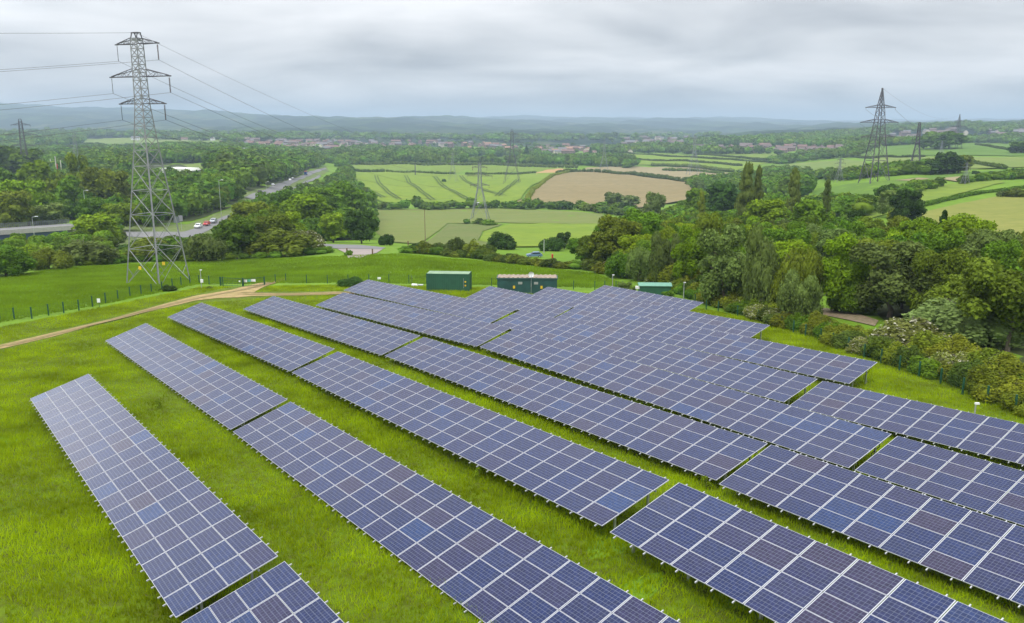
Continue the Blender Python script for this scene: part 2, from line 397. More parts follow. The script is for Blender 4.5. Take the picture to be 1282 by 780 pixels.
class MB:
    """collects boxes, bars, tubes and prisms for ONE mesh object"""
    def __init__(s): s.v = []; s.f = []; s.m = []; s.mats = []; s.cur = 0
    def mat(s, name):
        if name not in s.mats: s.mats.append(name)
        s.cur = s.mats.index(name); return s
    def face(s, idx): s.f.append(idx); s.m.append(s.cur)
    def box(s, c, d, rz=0, M=None):
        x, y, z = d[0] / 2, d[1] / 2, d[2] / 2; n = len(s.v); cs, sn = math.cos(rz), math.sin(rz)
        for dx, dy, dz in ((-x, -y, -z), (x, -y, -z), (x, y, -z), (-x, y, -z), (-x, -y, z), (x, -y, z), (x, y, z), (-x, y, z)):
            s.v.append((c[0] + dx * cs - dy * sn, c[1] + dx * sn + dy * cs, c[2] + dz))
        for f in ((0, 3, 2, 1), (4, 5, 6, 7), (0, 1, 5, 4), (1, 2, 6, 5), (2, 3, 7, 6), (3, 0, 4, 7)): s.face([n + i for i in f])
        return s
    def bar(s, a, b, w, k=4, w2=None):
        a, b = Vector(a), Vector(b); d = (b - a)
        if d.length < 1e-6: return s
        d.normalize(); u = d.orthogonal() if abs(d.z) > .99 else d.cross(Vector((0, 0, 1))); u.normalize(); v = d.cross(u)
        n = len(s.v); w2 = w if w2 is None else w2
        for p, ww in ((a, w), (b, w2)):
            for i in range(k):
                t_ = 2 * math.pi * (i + .5) / k
                s.v.append(tuple(p + (u * math.cos(t_) + v * math.sin(t_)) * ww * (.7071 if k == 4 else .5)))
        for i in range(k): s.face([n + i, n + (i + 1) % k, n + k + (i + 1) % k, n + k + i])
        s.face([n + i for i in range(k)][::-1]); s.face([n + k + i for i in range(k)])
        return s
    def prism(s, pts, y0, y1, axis='y'):
        """outline pts in the other two axes, run from y0 to y1"""
        n = len(s.v); k = len(pts)
        for yy in (y0, y1):
            for p in pts:
                s.v.append((p[0], yy, p[1]) if axis == 'y' else ((yy, p[0], p[1]) if axis == 'x' else (p[0], p[1], yy)))
        for i in range(k): s.face([n + i, n + (i + 1) % k, n + k + (i + 1) % k, n + k + i])
        s.face([n + i for i in range(k)][::-1]); s.face([n + k + i for i in range(k)])
        return s
    def mesh(s, name):
        me = bpy.data.meshes.new(name); me.from_pydata(s.v, [], s.f)
        for m in s.mats: me.materials.append(MAT[m])
        me.polygons.foreach_set('material_index', s.m); me.update()
        bm = bmesh.new(); bm.from_mesh(me); bmesh.ops.recalc_face_normals(bm, faces=bm.faces); bm.to_mesh(me); bm.free()
        return me
    def build(s, name, parent=None, loc=None, rz=None): return link(name, s.mesh(name), parent, loc, rz)

# ---------------------------------------------------------------- ground sheets
azs = np.unique(np.concatenate([np.linspace(-180, -40, 48), np.linspace(-40, 40, 420), np.linspace(40, 180, 48)[:-1]]))
azr = np.radians(azs); na = len(azr)
def polar(name, r0, r1, n, mat, drop=0.0):
    rr = np.exp(np.linspace(math.log(r0), math.log(r1), n))
    A, R = np.meshgrid(azr, rr)
    X, Y = np.sin(A) * R, np.cos(A) * R
    Z = ground(X, Y) + drop
    V = np.stack([X, Y, Z], -1).reshape(-1, 3)
    i, j = np.meshgrid(np.arange(n - 1), np.arange(na), indexing='ij'); j2 = (j + 1) % na
    F = np.stack([i * na + j, (i + 1) * na + j, (i + 1) * na + j2, i * na + j2], -1).reshape(-1, 4)[:, ::-1]
    if r0 < 2:
        pass
    return tag(link(name, np_mesh(name, V, F, mat, smooth=True)), kind='structure')
polar('ground', 1.0, 2200, 560, 'meadow')
hills = polar('hills', 2150, 16000, 170, 'far_country', -1.5)

def in_poly(x, y, P):
    x = np.asarray(x); y = np.asarray(y); c = np.zeros(x.shape, bool); n = len(P)
    for i in range(n):
        x1, y1 = P[i]; x2, y2 = P[(i + 1) % n]
        if y1 == y2: continue
        k = ((y1 > y) != (y2 > y)) & (x < (x2 - x1) * (y - y1) / (y2 - y1) + x1); c ^= k
    return c
def wpoly(pix, dens=True):
    """outline traced from the photograph -> outline on the ground, metres"""
    out = []
    n = len(pix)
    for i in range(n):
        a, b = pix[i], pix[(i + 1) % n]
        k = max(1, int(math.hypot(b[0] - a[0], b[1] - a[1]) / 25)) if dens else 1
        for q in range(k):
            p = at(a[0] + (b[0] - a[0]) * q / k, a[1] + (b[1] - a[1]) * q / k); out.append((p.x, p.y))
    return out
def patch(name, P, mat, off, step, kind='structure'):
    bm = bmesh.new()
    f = bm.faces.new([bm.verts.new((x, y, 0)) for x, y in P])
    bmesh.ops.triangulate(bm, faces=[f])
    xs = [p[0] for p in P]; ys = [p[1] for p in P]
    for ax, lo, hi in ((0, min(xs), max(xs)), (1, min(ys), max(ys))):
        k = lo + step
        nrm = (1, 0, 0) if ax == 0 else (0, 1, 0)
        while k < hi:
            bmesh.ops.bisect_plane(bm, geom=bm.verts[:] + bm.edges[:] + bm.faces[:], plane_co=(k if ax == 0 else 0, k if ax else 0, 0), plane_no=nrm); k += step
    co = np.array([v.co[:] for v in bm.verts]); z = ground(co[:, 0], co[:, 1]) + off
    for v, q in zip(bm.verts, z): v.co.z = q
    for f in bm.faces:
        if f.normal.z < 0: f.normal_flip()
        f.smooth = True
    bm.normal_update()
    for f in bm.faces:
        if f.normal.z < 0: f.normal_flip()
    me = bpy.data.meshes.new(name); bm.to_mesh(me); bm.free(); me.materials.append(MAT[mat])
    return tag(link(name, me), kind=kind)
def ribbon(name, pix, width, mat, off, kind='structure', world=None, step=6.0):
    """a strip of even width along a line on the ground"""
    pts = world or [at(*p).xy for p in pix]
    L = []
    for a, b in zip(pts[:-1], pts[1:]):
        a, b = Vector(a[:2]), Vector(b[:2]); k = max(1, int((b - a).length / step))
        for q in range(k): L.append(a + (b - a) * q / k)
    L.append(Vector(pts[-1][:2]))
    for _ in range(3):
        L = [L[0]] + [(L[i - 1] + L[i] * 2 + L[i + 1]) / 4 for i in range(1, len(L) - 1)] + [L[-1]]
    V = []; F = []
    for i, p in enumerate(L):
        d = (L[min(i + 1, len(L) - 1)] - L[max(i - 1, 0)]).normalized(); nn = Vector((-d.y, d.x))
        for k in (-.5, -.17, .17, .5):
            q = p + nn * width * k; V.append((q.x, q.y, 0))
    V = np.array(V); V[:, 2] = ground(V[:, 0], V[:, 1]) + off
    for i in range(len(L) - 1):
        for k in range(3): a = i * 4 + k; F.append((a, a + 4, a + 5, a + 1)[::-1])
    return tag(link(name, np_mesh(name, V, F, mat, smooth=True)), kind=kind)

NEAR = [(-180, 425), (0, 410), (130, 385), (250, 360), (330, 359), (420, 357), (620, 360), (800, 372), (1010, 412), (1150, 455), (1290, 510), (1500, 600), (1500, 860), (-180, 860)]
near_poly = wpoly(NEAR)
patch('field', near_poly, 'grass_field', .05, 4)
patch('track', wpoly([(-60, 447), (0, 433), (60, 419), (140, 400), (200, 383), (245, 371), (290, 363.5), (318, 356.5), (340, 352), (357, 348.5), (360, 350.5), (332, 359), (318, 367), (350, 368), (420, 366), (445, 366.3), (447, 368.5), (400, 370), (345, 371), (315, 371.5), (300, 373), (272, 374), (245, 377), (200, 387.5), (130, 405), (60, 424), (0, 438), (-60, 452)]), 'track', .10, 2)
patch('path', wpoly([(1015, 384), (1045, 388), (1072, 393), (1100, 402), (1095, 409), (1060, 401), (1030, 395), (1010, 391)]), 'path', .10, 2)
patch('road', wpoly([(395, 304.5), (430, 306.5), (460, 308), (483, 310.5), (478, 312.5), (420, 311.5), (395, 310)]), 'asphalt', .12, 4)
patch('driveway', wpoly([(422, 312), (479, 312.8), (472, 317), (458, 321), (450, 324), (443, 322), (436, 323.5), (432, 317)]), 'drive', .13, 3)
for k_ in (-.75, .75):
    c_ = [at(*q_) for q_ in ((0, 435.5), (60, 421.5), (140, 402.3), (200, 385), (245, 374), (285, 367.5), (318, 361), (342, 354))]
    ribbon('wheel_rut', None, .42, 'rut', .14, world=[(p.x + k_ * .45, p.y + k_ * .8) for p in c_], step=2)
    c_ = [at(*q_) for q_ in ((300, 368), (345, 369.5), (400, 368.2), (440, 367.8))]
    ribbon('wheel_rut', None, .4, 'rut', .14, world=[(p.x, p.y + k_) for p in c_], step=2)
# fields of the valley and the hillside
def fld(pix, mat, off=.4, step=30): return patch('field', wpoly(pix), mat, off, step)
fld([(468, 263), (600, 261), (700, 264), (755, 268), (752, 281), (640, 279.5), (560, 280), (545, 292), (520, 306), (484, 303), (466, 285)], 'crop_olive', .3, 12)
fld([(640, 280.5), (752, 281), (748, 296), (735, 309.5), (640, 310), (600, 302), (606, 290)], 'crop_bright', .35, 10)
fld([(560, 281), (630, 281), (604, 290), (598, 302), (640, 310), (560, 308), (525, 307), (548, 292)], 'rough_grass', .33, 10)
fld([(424, 216), (500, 216.5), (570, 219), (700, 217), (664, 234), (652, 250), (640, 255.5), (560, 254.5), (480, 254.5), (462, 244), (440, 232), (428, 223)], 'crop_bright', .9, 14)
fld([(432, 206.5), (520, 206), (620, 207.5), (712, 211), (690, 215.5), (570, 217.2), (500, 214.5), (424, 214.8)], 'crop_green', .55, 30)
fld([(585, 198), (672, 199), (672, 203.5), (586, 203)], 'crop_green', .7, 40)
fld([(740, 215), (862, 229), (880, 236), (870, 250), (800, 262), (720, 257), (640, 256.5), (656, 250), (672, 233), (700, 218.5)], 'soil_brown', 1.1, 12)
fld([(700, 211.5), (712, 212.5), (696, 217), (672, 219.5), (668, 217.5)], 'soil_orange', .8, 12)
fld([(724, 214.5), (735, 210), (790, 208.5), (860, 210), (920, 217.5), (905, 226), (862, 228.2), (800, 220), (750, 215.5)], 'soil_tan', .6, 30)
fld([(742, 194), (820, 192.5), (900, 196), (968, 203), (920, 214), (860, 207.8), (800, 206.5), (795, 199), (742, 197)], 'crop_bright', .7, 40)
fld([(870, 192), (960, 191.5), (1004, 196), (985, 200), (930, 197.5)], 'crop_green', .9, 40)
fld([(100, 174.5), (190, 171.8), (286, 173.5), (285, 178.5), (200, 181), (120, 181)], 'pasture_pale', .9, 50)
fld([(60, 184), (130, 182.6), (124, 187), (60, 187)], 'pasture', .9, 40)
fld([(226, 206), (256, 206), (262, 211), (240, 213)], 'pasture_pale', .7, 20)
fld([(1012, 249), (1024, 236), (1060, 231), (1110, 227), (1180, 218), (1290, 211), (1290, 219), (1210, 225), (1130, 231), (1105, 240), (1050, 262), (1020, 262)], 'pasture', .3, 12)
fld([(1135, 234), (1180, 232), (1250, 226), (1258, 229), (1200, 243), (1135, 262), (1080, 277), (1075, 258), (1100, 250)], 'crop_green', .32, 8)
fld([(1150, 268), (1200, 256), (1250, 246.5), (1290, 243), (1330, 243), (1330, 310), (1215, 292), (1145, 281)], 'crop_pale', .32, 8)
fld([(945, 213), (990, 205.5), (1060, 199.5), (1080, 202), (1090, 214), (1045, 222), (1000, 217)], 'pasture_pale', .5, 20)
fld([(1060, 198), (1100, 183.5), (1200, 180), (1288, 180.5), (1288, 196), (1200, 195), (1140, 195.5), (1085, 197)], 'pasture', .7, 25)
fld([(1092, 199), (1160, 197), (1290, 197.5), (1290, 209.5), (1220, 212), (1165, 211), (1092, 213)], 'pasture_pale', .5, 16)
fld([(1120, 226.5), (1150, 223.5), (1165, 224.5), (1140, 227.5)], 'soil_tan', .5, 10)
fld([(1168, 224.5), (1200, 222), (1235, 222), (1230, 227), (1200, 228.5)], 'soil_tan', .5, 10)
# tramlines: wheel marks pressed into the bright crop
for L_ in ([(471, 221), (474, 230), (485, 241), (500, 251)], [(508, 221), (512, 230), (530, 243), (542, 252)], [(543, 222), (552, 232), (575, 245), (592, 254)], [(577, 221), (585, 229), (610, 241), (632, 247)], [(648, 226), (636, 236), (622, 247)], [(455, 237), (470, 243), (480, 249)]):
    w_ = [at(*p) for p in L_]
    for s_ in (-1.6, 1.6):
        ribbon('wheel_track', None, 1.1, 'tramline', 1.5, world=[(p.x + s_, p.y) for p in w_])
# dual carriageway, slip road and junction
patch('verge', wpoly([(296, 250), (300, 245), (345, 230), (385, 214.5), (408, 208), (412, 214), (385, 228), (360, 243), (330, 256)]), 'verge', .3, 10)
patch('road', wpoly([(306, 248), (326, 240), (352, 229.5), (383, 217.5), (407, 210), (409, 212.2), (384, 221.5), (362, 233), (340, 245), (322, 252)]), 'asphalt', .5, 8)
patch('road', wpoly([(340, 254), (352, 246), (370, 234.5), (386, 226), (400, 219), (402, 221), (388, 228), (374, 238), (360, 249), (348, 257)]), 'asphalt', .5, 8)
patch('verge', wpoly([(120, 330), (128, 300), (146, 284), (200, 282), (236, 281), (270, 268), (300, 259), (322, 254), (326, 262), (300, 285), (262, 300), (200, 310), (160, 322)]), 'verge', .15, 5)
patch('road', wpoly([(146, 291), (200, 291), (230, 291), (246, 286), (272, 275), (300, 265), (318, 259), (319, 261), (300, 269), (276, 280.5), (262, 289), (240, 298), (190, 299), (146, 296)]), 'asphalt', .3, 4)
patch('road', wpoly([(126, 322), (138, 314), (156, 310), (170, 309), (168, 314), (152, 318), (134, 326)]), 'asphalt', .3, 4)

# ---------------------------------------------------------------- solar tables
pm = MB(); pm.mat('alu').box((.82, .495, -.0175), (1.64, .99, .035))
pm.mat('solar_cells'); n_ = len(pm.v); pm.v += [(.03, .014, .004), (1.61, .014, .004), (1.61, .976, .004), (.03, .976, .004)]; pm.face([n_, n_ + 1, n_ + 2, n_ + 3])
pm.mat('backsheet'); n_ = len(pm.v); pm.v += [(.02, .01, -.038), (1.62, .01, -.038), (1.62, .98, -.038), (.02, .98, -.038)]; pm.face([n_, n_ + 3, n_ + 2, n_ + 1])
PANEL = pm.mesh('solar_panel')
RAIL = MB().mat('galv').box((0, LL / 2, -.065), (.045, LL + .26, .05)).mesh('rail')
TL = {'A1': 'leftmost long solar table, alone on the open grass', 'A2': 'solar table corner cut off by the frame just below the leftmost long table', 'B1': 'solar table in the second row with the brightest sky glare at its far end', 'B2': 'foreground solar table in the second row, running off the bottom middle', 'C1': 'far solar table of the third row, ending beside the sandy track bend', 'C2': 'foreground solar table of the third row, between two wide grass strips', 'C3': 'solar table cut off by the bottom edge in the right foreground', 'D1': 'far solar table of the fourth row, just below the track junction', 'D2': 'long middle solar table of the fourth row above the last wide grass strip', 'D3': 'near solar table of the fourth row running off the lower right edge', 'E1': 'far solar table of the fifth row above a narrow dark grass gap', 'E2': 'middle solar table of the fifth row ending at the larger right hand slot', 'E3': 'fifth row solar table leaving the right edge beside the larger slot', 'F1': 'far solar table of the sixth row, its top corner before the dark creeping bush', 'F2': 'middle solar table of the sixth row ending at the small grass slot', 'F3': 'right hand solar table of the sixth row below the white camera head', 'G1': 'short solar table of the seventh row left of the dark green cabin', 'G2': 'long seventh row solar table whose pointed corner overhangs grass by the fence', 'H1': 'eighth row solar table pointing at the shrubs right of the small kiosk', 'I1': 'short farthest solar table in front of the small green kiosk'}
zup = Vector((0, 0, 1))
for name, O, r, s, N in TABLES:
    r = Vector(r).normalized(); s = Vector(s); s = (s - r * s.dot(r)).normalized(); nn = r.cross(s)
    R = Matrix((r, s, nn)).transposed()
    O = Vector(O); g0 = Vector((O.x, O.y, gz(O.x, O.y)))
    root = empty('solar_table', g0, 0, TL[name], 'solar table', 'tables of solar panels in rows on the grass')
    root.rotation_euler = R.to_euler()
    base = R.transposed() @ (O - g0)
    dn = R.transposed() @ Vector((0, 0, -1))
    for i in range(N):
        for j in range(4):
            p = link('solar_panel', PANEL, root, base + Vector((i * PP + .0175, j * LL / 4 + .009, 0)))
            p.rotation_euler = (rng.normal(0, .0022), rng.normal(0, .0022), 0)
        for dx in (.36, 1.31):
            link('rail', RAIL, root, base + Vector((i * PP + dx, 0, 0)))
    for y in (.75, 3.2):
        MB().mat('galv').box((N * PP / 2, y, -.13), (N * PP - .1, .07, .08)).build('beam', root, base)
    for i in range(0, N + 1, 2):
        x = min(max(i * PP, .35), N * PP - .35)
        feet = []
        for y in (1.0, 3.0):
            top = Vector((x, y, -.17)); wv = O + R @ top
            h = wv.z - gz(wv.x, wv.y) + .25
            MB().mat('galv').bar(top, top + dn * h, .09).build('post', root, base); feet.append((top, h))
        if i % 4 == 0:
            MB().mat('galv').bar(feet[0][0] + dn * (feet[0][1] * .6), feet[1][0] + dn * .25, .05).build('brace', root, base)
    if name in ('G2', 'E2', 'D2'):
        q = Vector((N * PP - .5, 3.3, -.2)); c = MB().mat('black'); pr = q
        for k in range(1, 9):
            pt = q + dn * (1.5 * k / 8) + Vector((.18 * math.sin(k * 1.1), .1 * math.sin(k), 0)); c.bar(pr, pt, .05, 5); pr = pt
        c.build('cable', root, base)

# ---------------------------------------------------------------- fence, gates, cabins, masts
def fence(name, pts, h, label, group=None, panel=True, wp=.12):
    W = [at(*p) for p in pts]
    root = empty(name, W[0], 0, label, 'fence', group)
    for p in W:
        MB().mat('fence_green').box((0, 0, h / 2 - .15), (wp, wp, h + .35)).build('post', root, p - W[0])
    if panel:
        for a, b in zip(W[:-1], W[1:]):
            a = a - W[0]; b = b - W[0]; m = MB().mat('fence_green'); k = max(2, int((b - a).length / .3))
            for q in range(8): z = .08 + q * (h - .12) / 7; m.bar(a + zup * z, b + zup * z, .012, 3)
            for q in range(1, k): p = a + (b - a) * q / k; m.bar(p + zup * .06, p + zup * (h - .03), .009, 3)
            m.build('mesh_panel', root)
    return root
fence('mesh_fence', [(-40, 408), (-18, 403), (0, 401), (18, 400), (40, 399), (61, 395), (80, 392), (99, 389), (116, 384), (132.5, 379.5), (148, 376), (163, 371.5), (177, 369), (190, 367.5), (203, 364), (216, 360), (227, 357.5), (238, 356), (249.5, 355), (262, 356), (276, 358)], 1.35, 'green wire mesh fence climbing past the tall pylon at the left')
fence('mesh_fence', [(331.5, 357.5), (345, 354), (358, 353), (384, 354.5), (410, 355), (436, 354.5), (462, 354), (487, 354), (512, 355), (538, 356), (565, 357), (590, 358), (615.6, 359), (650, 360), (684, 361), (718, 362.5), (744.6, 363), (757, 363), (771, 363), (779, 363.5), (800, 367), (830, 370), (856, 374), (870, 381), (884, 388), (899, 390.5), (923, 396), (949, 402), (964, 406), (978, 411), (993, 417), (1008, 422), (1027, 428), (1042, 434), (1061.5, 440), (1081.5, 449), (1102.5, 456), (1125.5, 465), (1150, 473), (1177, 482), (1204.6, 495), (1235, 506), (1270, 518), (1320, 536), (1380, 560)], 1.4, 'green wire mesh fence behind the cabins and along the shrubs at the right')
# field gate with signs
ga, gm, gb_ = at(276.5, 358), at(304.5, 359.5), at(331.5, 357.5)
g = empty('gate', ga, 0, 'green steel double gate with small white and green signs by the track', 'gate')
for q in (ga, ga + Vector((.35, 0, 0)), gm, gb_): MB().mat('fence_green').box((0, 0, .65), (.13, .13, 1.6)).build('post', g, q - ga)
for a_, b_ in ((ga, gm), (gm, gb_)):
    m = MB().mat('fence_green'); a = a_ - ga + Vector((.12, 0, 0)); b = b_ - ga - Vector((.12, 0, 0))
    for z in (.15, .5, .85, 1.3): m.bar(a + zup * z, b + zup * z, .05 if z in (.15, 1.3) else .02)
    for k in range(14): p = a + (b - a) * k / 13; m.bar(p + zup * .15, p + zup * 1.3, .02 if k not in (0, 13) else .06)
    m.build('gate_leaf', g)
for px_, mt, w_ in ((307.5, 'white_paint', .55), (312.3, 'sign_green', .5), (317.6, 'white_paint', .7), (300.8, 'white_paint', .25)):
    f_ = (px_ - 304.5) / 27; p = gm + (gb_ - gm) * f_ + Vector((0, -.09, .95))
    MB().mat(mt).box((0, 0, 0), (w_, .02, .38 if w_ > .3 else .22)).build('sign', g, p - ga)

def container(px, py, w, d, h, rz):
    c = at(px, py); g = empty('shipping_container', c, rz, 'green corrugated steel storage container on the grass behind the tables', 'container')
    m = MB().mat('container_green'); m.box((0, 0, h / 2 + .08), (w - .06, d - .06, h - .1))
    n = 22
    for s in (-1, 1):
        for k in range(n): m.box((-w / 2 + .28 + k * (w - .56) / (n - 1), s * (d / 2 - .015), h / 2 + .08), (.14, .05, h - .42))
        for k in range(8): m.box((s * (w / 2 - .015), -d / 2 + .25 + k * (d - .5) / 7, h / 2 + .08), (.05, .14, h - .42))
    m.build('wall', g)
    m = MB().mat('container_green')
    for sx_ in (-1, 1):
        for sy in (-1, 1): m.box((sx_ * (w / 2 - .04), sy * (d / 2 - .04), h / 2 + .05), (.16, .16, h + .06))
    for sy in (-1, 1):
        m.box((0, sy * (d / 2 - .02), .14), (w - .2, .1, .16)); m.box((0, sy * (d / 2 - .02), h), (w - .2, .1, .14))
    m.build('corner_frame', g)
    m = MB().mat('container_roof').box((0, 0, h + .065), (w - .1, d - .1, .03))
    for k in range(16): m.box((-w / 2 + .4 + k * (w - .8) / 15, 0, h + .09), (.16, d - .4, .03))
    m.build('roof', g)
    for q, (x_, z_) in enumerate(((w / 2 - .55, 1.55), (w / 2 - .55, 1.0))):
        MB().mat('yellow').box((x_, -d / 2 - .03, z_), (.22, .02, .22)).build('warning_sign', g)
    MB().mat('galv').box((w / 2 - .8, -d / 2 - .04, 1.35), (.035, .03, 1.5)).build('lock_rod', g)
    return g
container(562.5, 363.5, 6.3, 2.44, 2.62, -.09)
c = at(660, 367); g = empty('substation_cabin', c, -.03, 'dark green cabin with a rusty ribbed roof behind the solar rows', 'cabin')
W_, D_, H_ = 8.7, 2.6, 2.35
m = MB().mat('cabin_green').box((0, 0, H_ / 2), (W_, D_, H_))
for k in range(30): m.box((-W_ / 2 + .15 + k * (W_ - .3) / 29, -D_ / 2 - .01, H_ / 2), (.1, .05, H_ - .1))
m.build('wall', g)
m = MB().mat('cabin_green'); m.box((0, -D_ / 2 - .06, H_ + .04), (W_ + .16, .1, .2)); m.box((0, D_ / 2 + .06, H_ + .04), (W_ + .16, .1, .2)); m.box((-W_ / 2 - .06, 0, H_ + .041), (.1, D_, .19)); m.box((W_ / 2 + .06, 0, H_ + .041), (.1, D_, .19)); m.build('fascia', g)
m = MB().mat('rust_roof').box((0, 0, H_ + .12), (W_ - .06, D_ - .06, .12))
for k in range(13): m.box((-W_ / 2 + .3 + k * (W_ - .6) / 12, 0, H_ + .21), (.3, D_ - .1, .08))
m.build('roof', g)
for x_ in (-3.3, .2, 3.2): MB().mat('cabin_green').box((x_, -D_ / 2 - .05, 1.05), (1.1, .04, 1.95)).build('door', g)
for x_ in (-1.0, 1.3): MB().mat('galv').box((x_, -D_ / 2 - .05, 1.75), (.6, .05, .35)).build('vent', g)
MB().mat('concrete').box((0, 0, -.05), (W_ + .8, D_ + .8, .3)).build('plinth', g)
for x_ in (-1.9, 2.1): MB().mat('yellow').box((x_, -D_ / 2 - .06, 1.15), (.3, .02, .42)).build('warning_sign', g)
dish = empty('satellite_dish', c + Vector((.55, -1.5, 0)), 0, 'round white satellite dish on a thin pole against the dark cabin', 'satellite dish')
MB().mat('galv').bar((0, 0, 0), (0, 0, 3.0), .06, 8).build('pole', dish)
m = MB().mat('white_paint'); n = 20; ring = []
for j, (rr_, yy) in enumerate(((0.0, .10), (.18, .08), (.34, .02), (.42, -.05))):
    for i in range(n): a_ = 2 * math.pi * i / n; m.v.append((rr_ * math.cos(a_), yy, 3.05 + rr_ * math.sin(a_)))
for j in range(3):
    for i in range(n): m.face([j * n + i, j * n + (i + 1) % n, (j + 1) * n + (i + 1) % n, (j + 1) * n + i])
m.build('dish', dish); MB().mat('galv').bar((0, -.02, 2.75), (0, -.42, 3.02), .035, 6).build('feed_arm', dish)
m = MB().mat('galv').box((0, -.02, 1.5), (.09, .05, .5)); m.build('junction_box', dish)
# kiosk
c = at(819, 371); g = empty('equipment_kiosk', c, -.05, 'small green kiosk with a pale green pitched roof by the right hand shrubs', 'kiosk')
MB().mat('container_green').box((0, 0, .8), (4.5, 2.0, 1.75)).build('wall', g)
MB().mat('kiosk_roof').prism([(-1.15, 1.68), (1.15, 1.68), (1.15, 1.76), (0, 2.06), (-1.15, 1.76)], -2.4, 2.4, 'x').build('roof', g)
m = MB().mat('container_green'); [m.box((x_, -1.02, .85), (.95, .04, 1.4)) for x_ in (-1.6, -.53, .53, 1.6)]; m.build('door', g)
MB().mat('white_paint').box((-2.55, -.8, 1.45), (.6, .3, .4)).build('meter_box', g)
# weather station box
c = at(519, 358.5); g = empty('weather_station', c, .1, 'low white instrument cover with a thin mast beside it, left of the green container', 'weather station')
MB().mat('white_paint').prism([(-.5, 0), (.5, 0), (.42, .3), (-.42, .38)], -.5, .5, 'y').build('cover', g)
MB().mat('alu').box((.95, 0, .2), (.8, .7, .12)).build('tray', g)
MB().mat('steel_dark').bar((-.4, .3, 0), (-.4, .3, 1.75), .07, 6).build('mast', g)
def cctv(px, py, h, label, box=False, side=1):
    c = at(px, py) if not isinstance(py, Vector) else py
    g = empty('camera_pole', c, 0, label, 'camera pole', None)
    MB().mat('galv').bar((0, 0, -.1), (0, 0, h), .13, 8, .1).build('pole', g)
    m = MB().mat('white_paint').box((.08 * side, 0, h + .06), (.3, .13, .12)); m.bar((0, 0, h - .1), (0, 0, h + .02), .1, 8); m.build('camera', g)
    if box: MB().mat('white_paint').box((.16, -.14, h * .42), (.36, .2, .48)).build('control_box', g)
    return g
cctv(252.5, 361, 2.7, 'grey camera pole with a white control box beside the track gate', True)
cctv(766.5, 369, 2.9, 'grey camera pole above the far corner of the solar field, right of the dark cabin')
cctv(855.5, 377, 2.6, 'grey camera pole between the small kiosk and the fence shrubs')
p_ = at(1219, 528); cctv(0, p_, 1.25, 'white camera head just showing above the right edge of the sixth solar row')
c = at(475, 355.5); g = empty('sign_post', c, 0, 'small white sign on the fence above the farthest left solar tables', 'sign')
MB().mat('fence_green').bar((0, 0, 0), (0, 0, 1.1), .05).build('post', g); MB().mat('white_paint').box((0, -.05, .95), (.55, .03, .35)).build('sign_plate', g)
c = at(124.5, 384.5); g = empty('sign_post', c, 0, 'white sign on the mesh fence left of the tall pylon', 'sign')
MB().mat('fence_green').bar((0, 0, 0), (0, 0, 1.1), .05).build('post', g); MB().mat('white_paint').box((0, -.05, .85), (.4, .03, .5)).build('sign_plate', g)

# ---------------------------------------------------------------- pylons and lines
def lattice(m, prof, n, w, taper_levels=None):
    """bracing of the four faces between levels"""
    def hw(z): return float(np.interp(z, [p[0] for p in prof], [p[1] for p in prof]))
    zs = taper_levels
    for z0, z1 in zip(zs[:-1], zs[1:]):
        a, b = hw(z0), hw(z1)
        c0 = [(-a, -a, z0), (a, -a, z0), (a, a, z0), (-a, a, z0)]; c1 = [(-b, -b, z1), (b, -b, z1), (b, b, z1), (-b, b, z1)]
        for i in range(4):
            j = (i + 1) % 4
            m.bar(c0[i], c1[j], w, 3); m.bar(c0[j], c1[i], w, 3); m.bar(c1[i], c1[j], w, 3)
            if z1 - z0 > 4.5:      # redundant members in the tall lower panels
                mid = [(Vector(c0[i]) + Vector(c1[i])) / 2, (Vector(c0[j]) + Vector(c1[j])) / 2]
                q1 = Vector(c0[i]) * .75 + Vector(c1[j]) * .25; q2 = Vector(c0[j]) * .75 + Vector(c1[i]) * .25
                m.bar(mid[0], q1, w * .7, 3); m.bar(mid[1], q2, w * .7, 3)
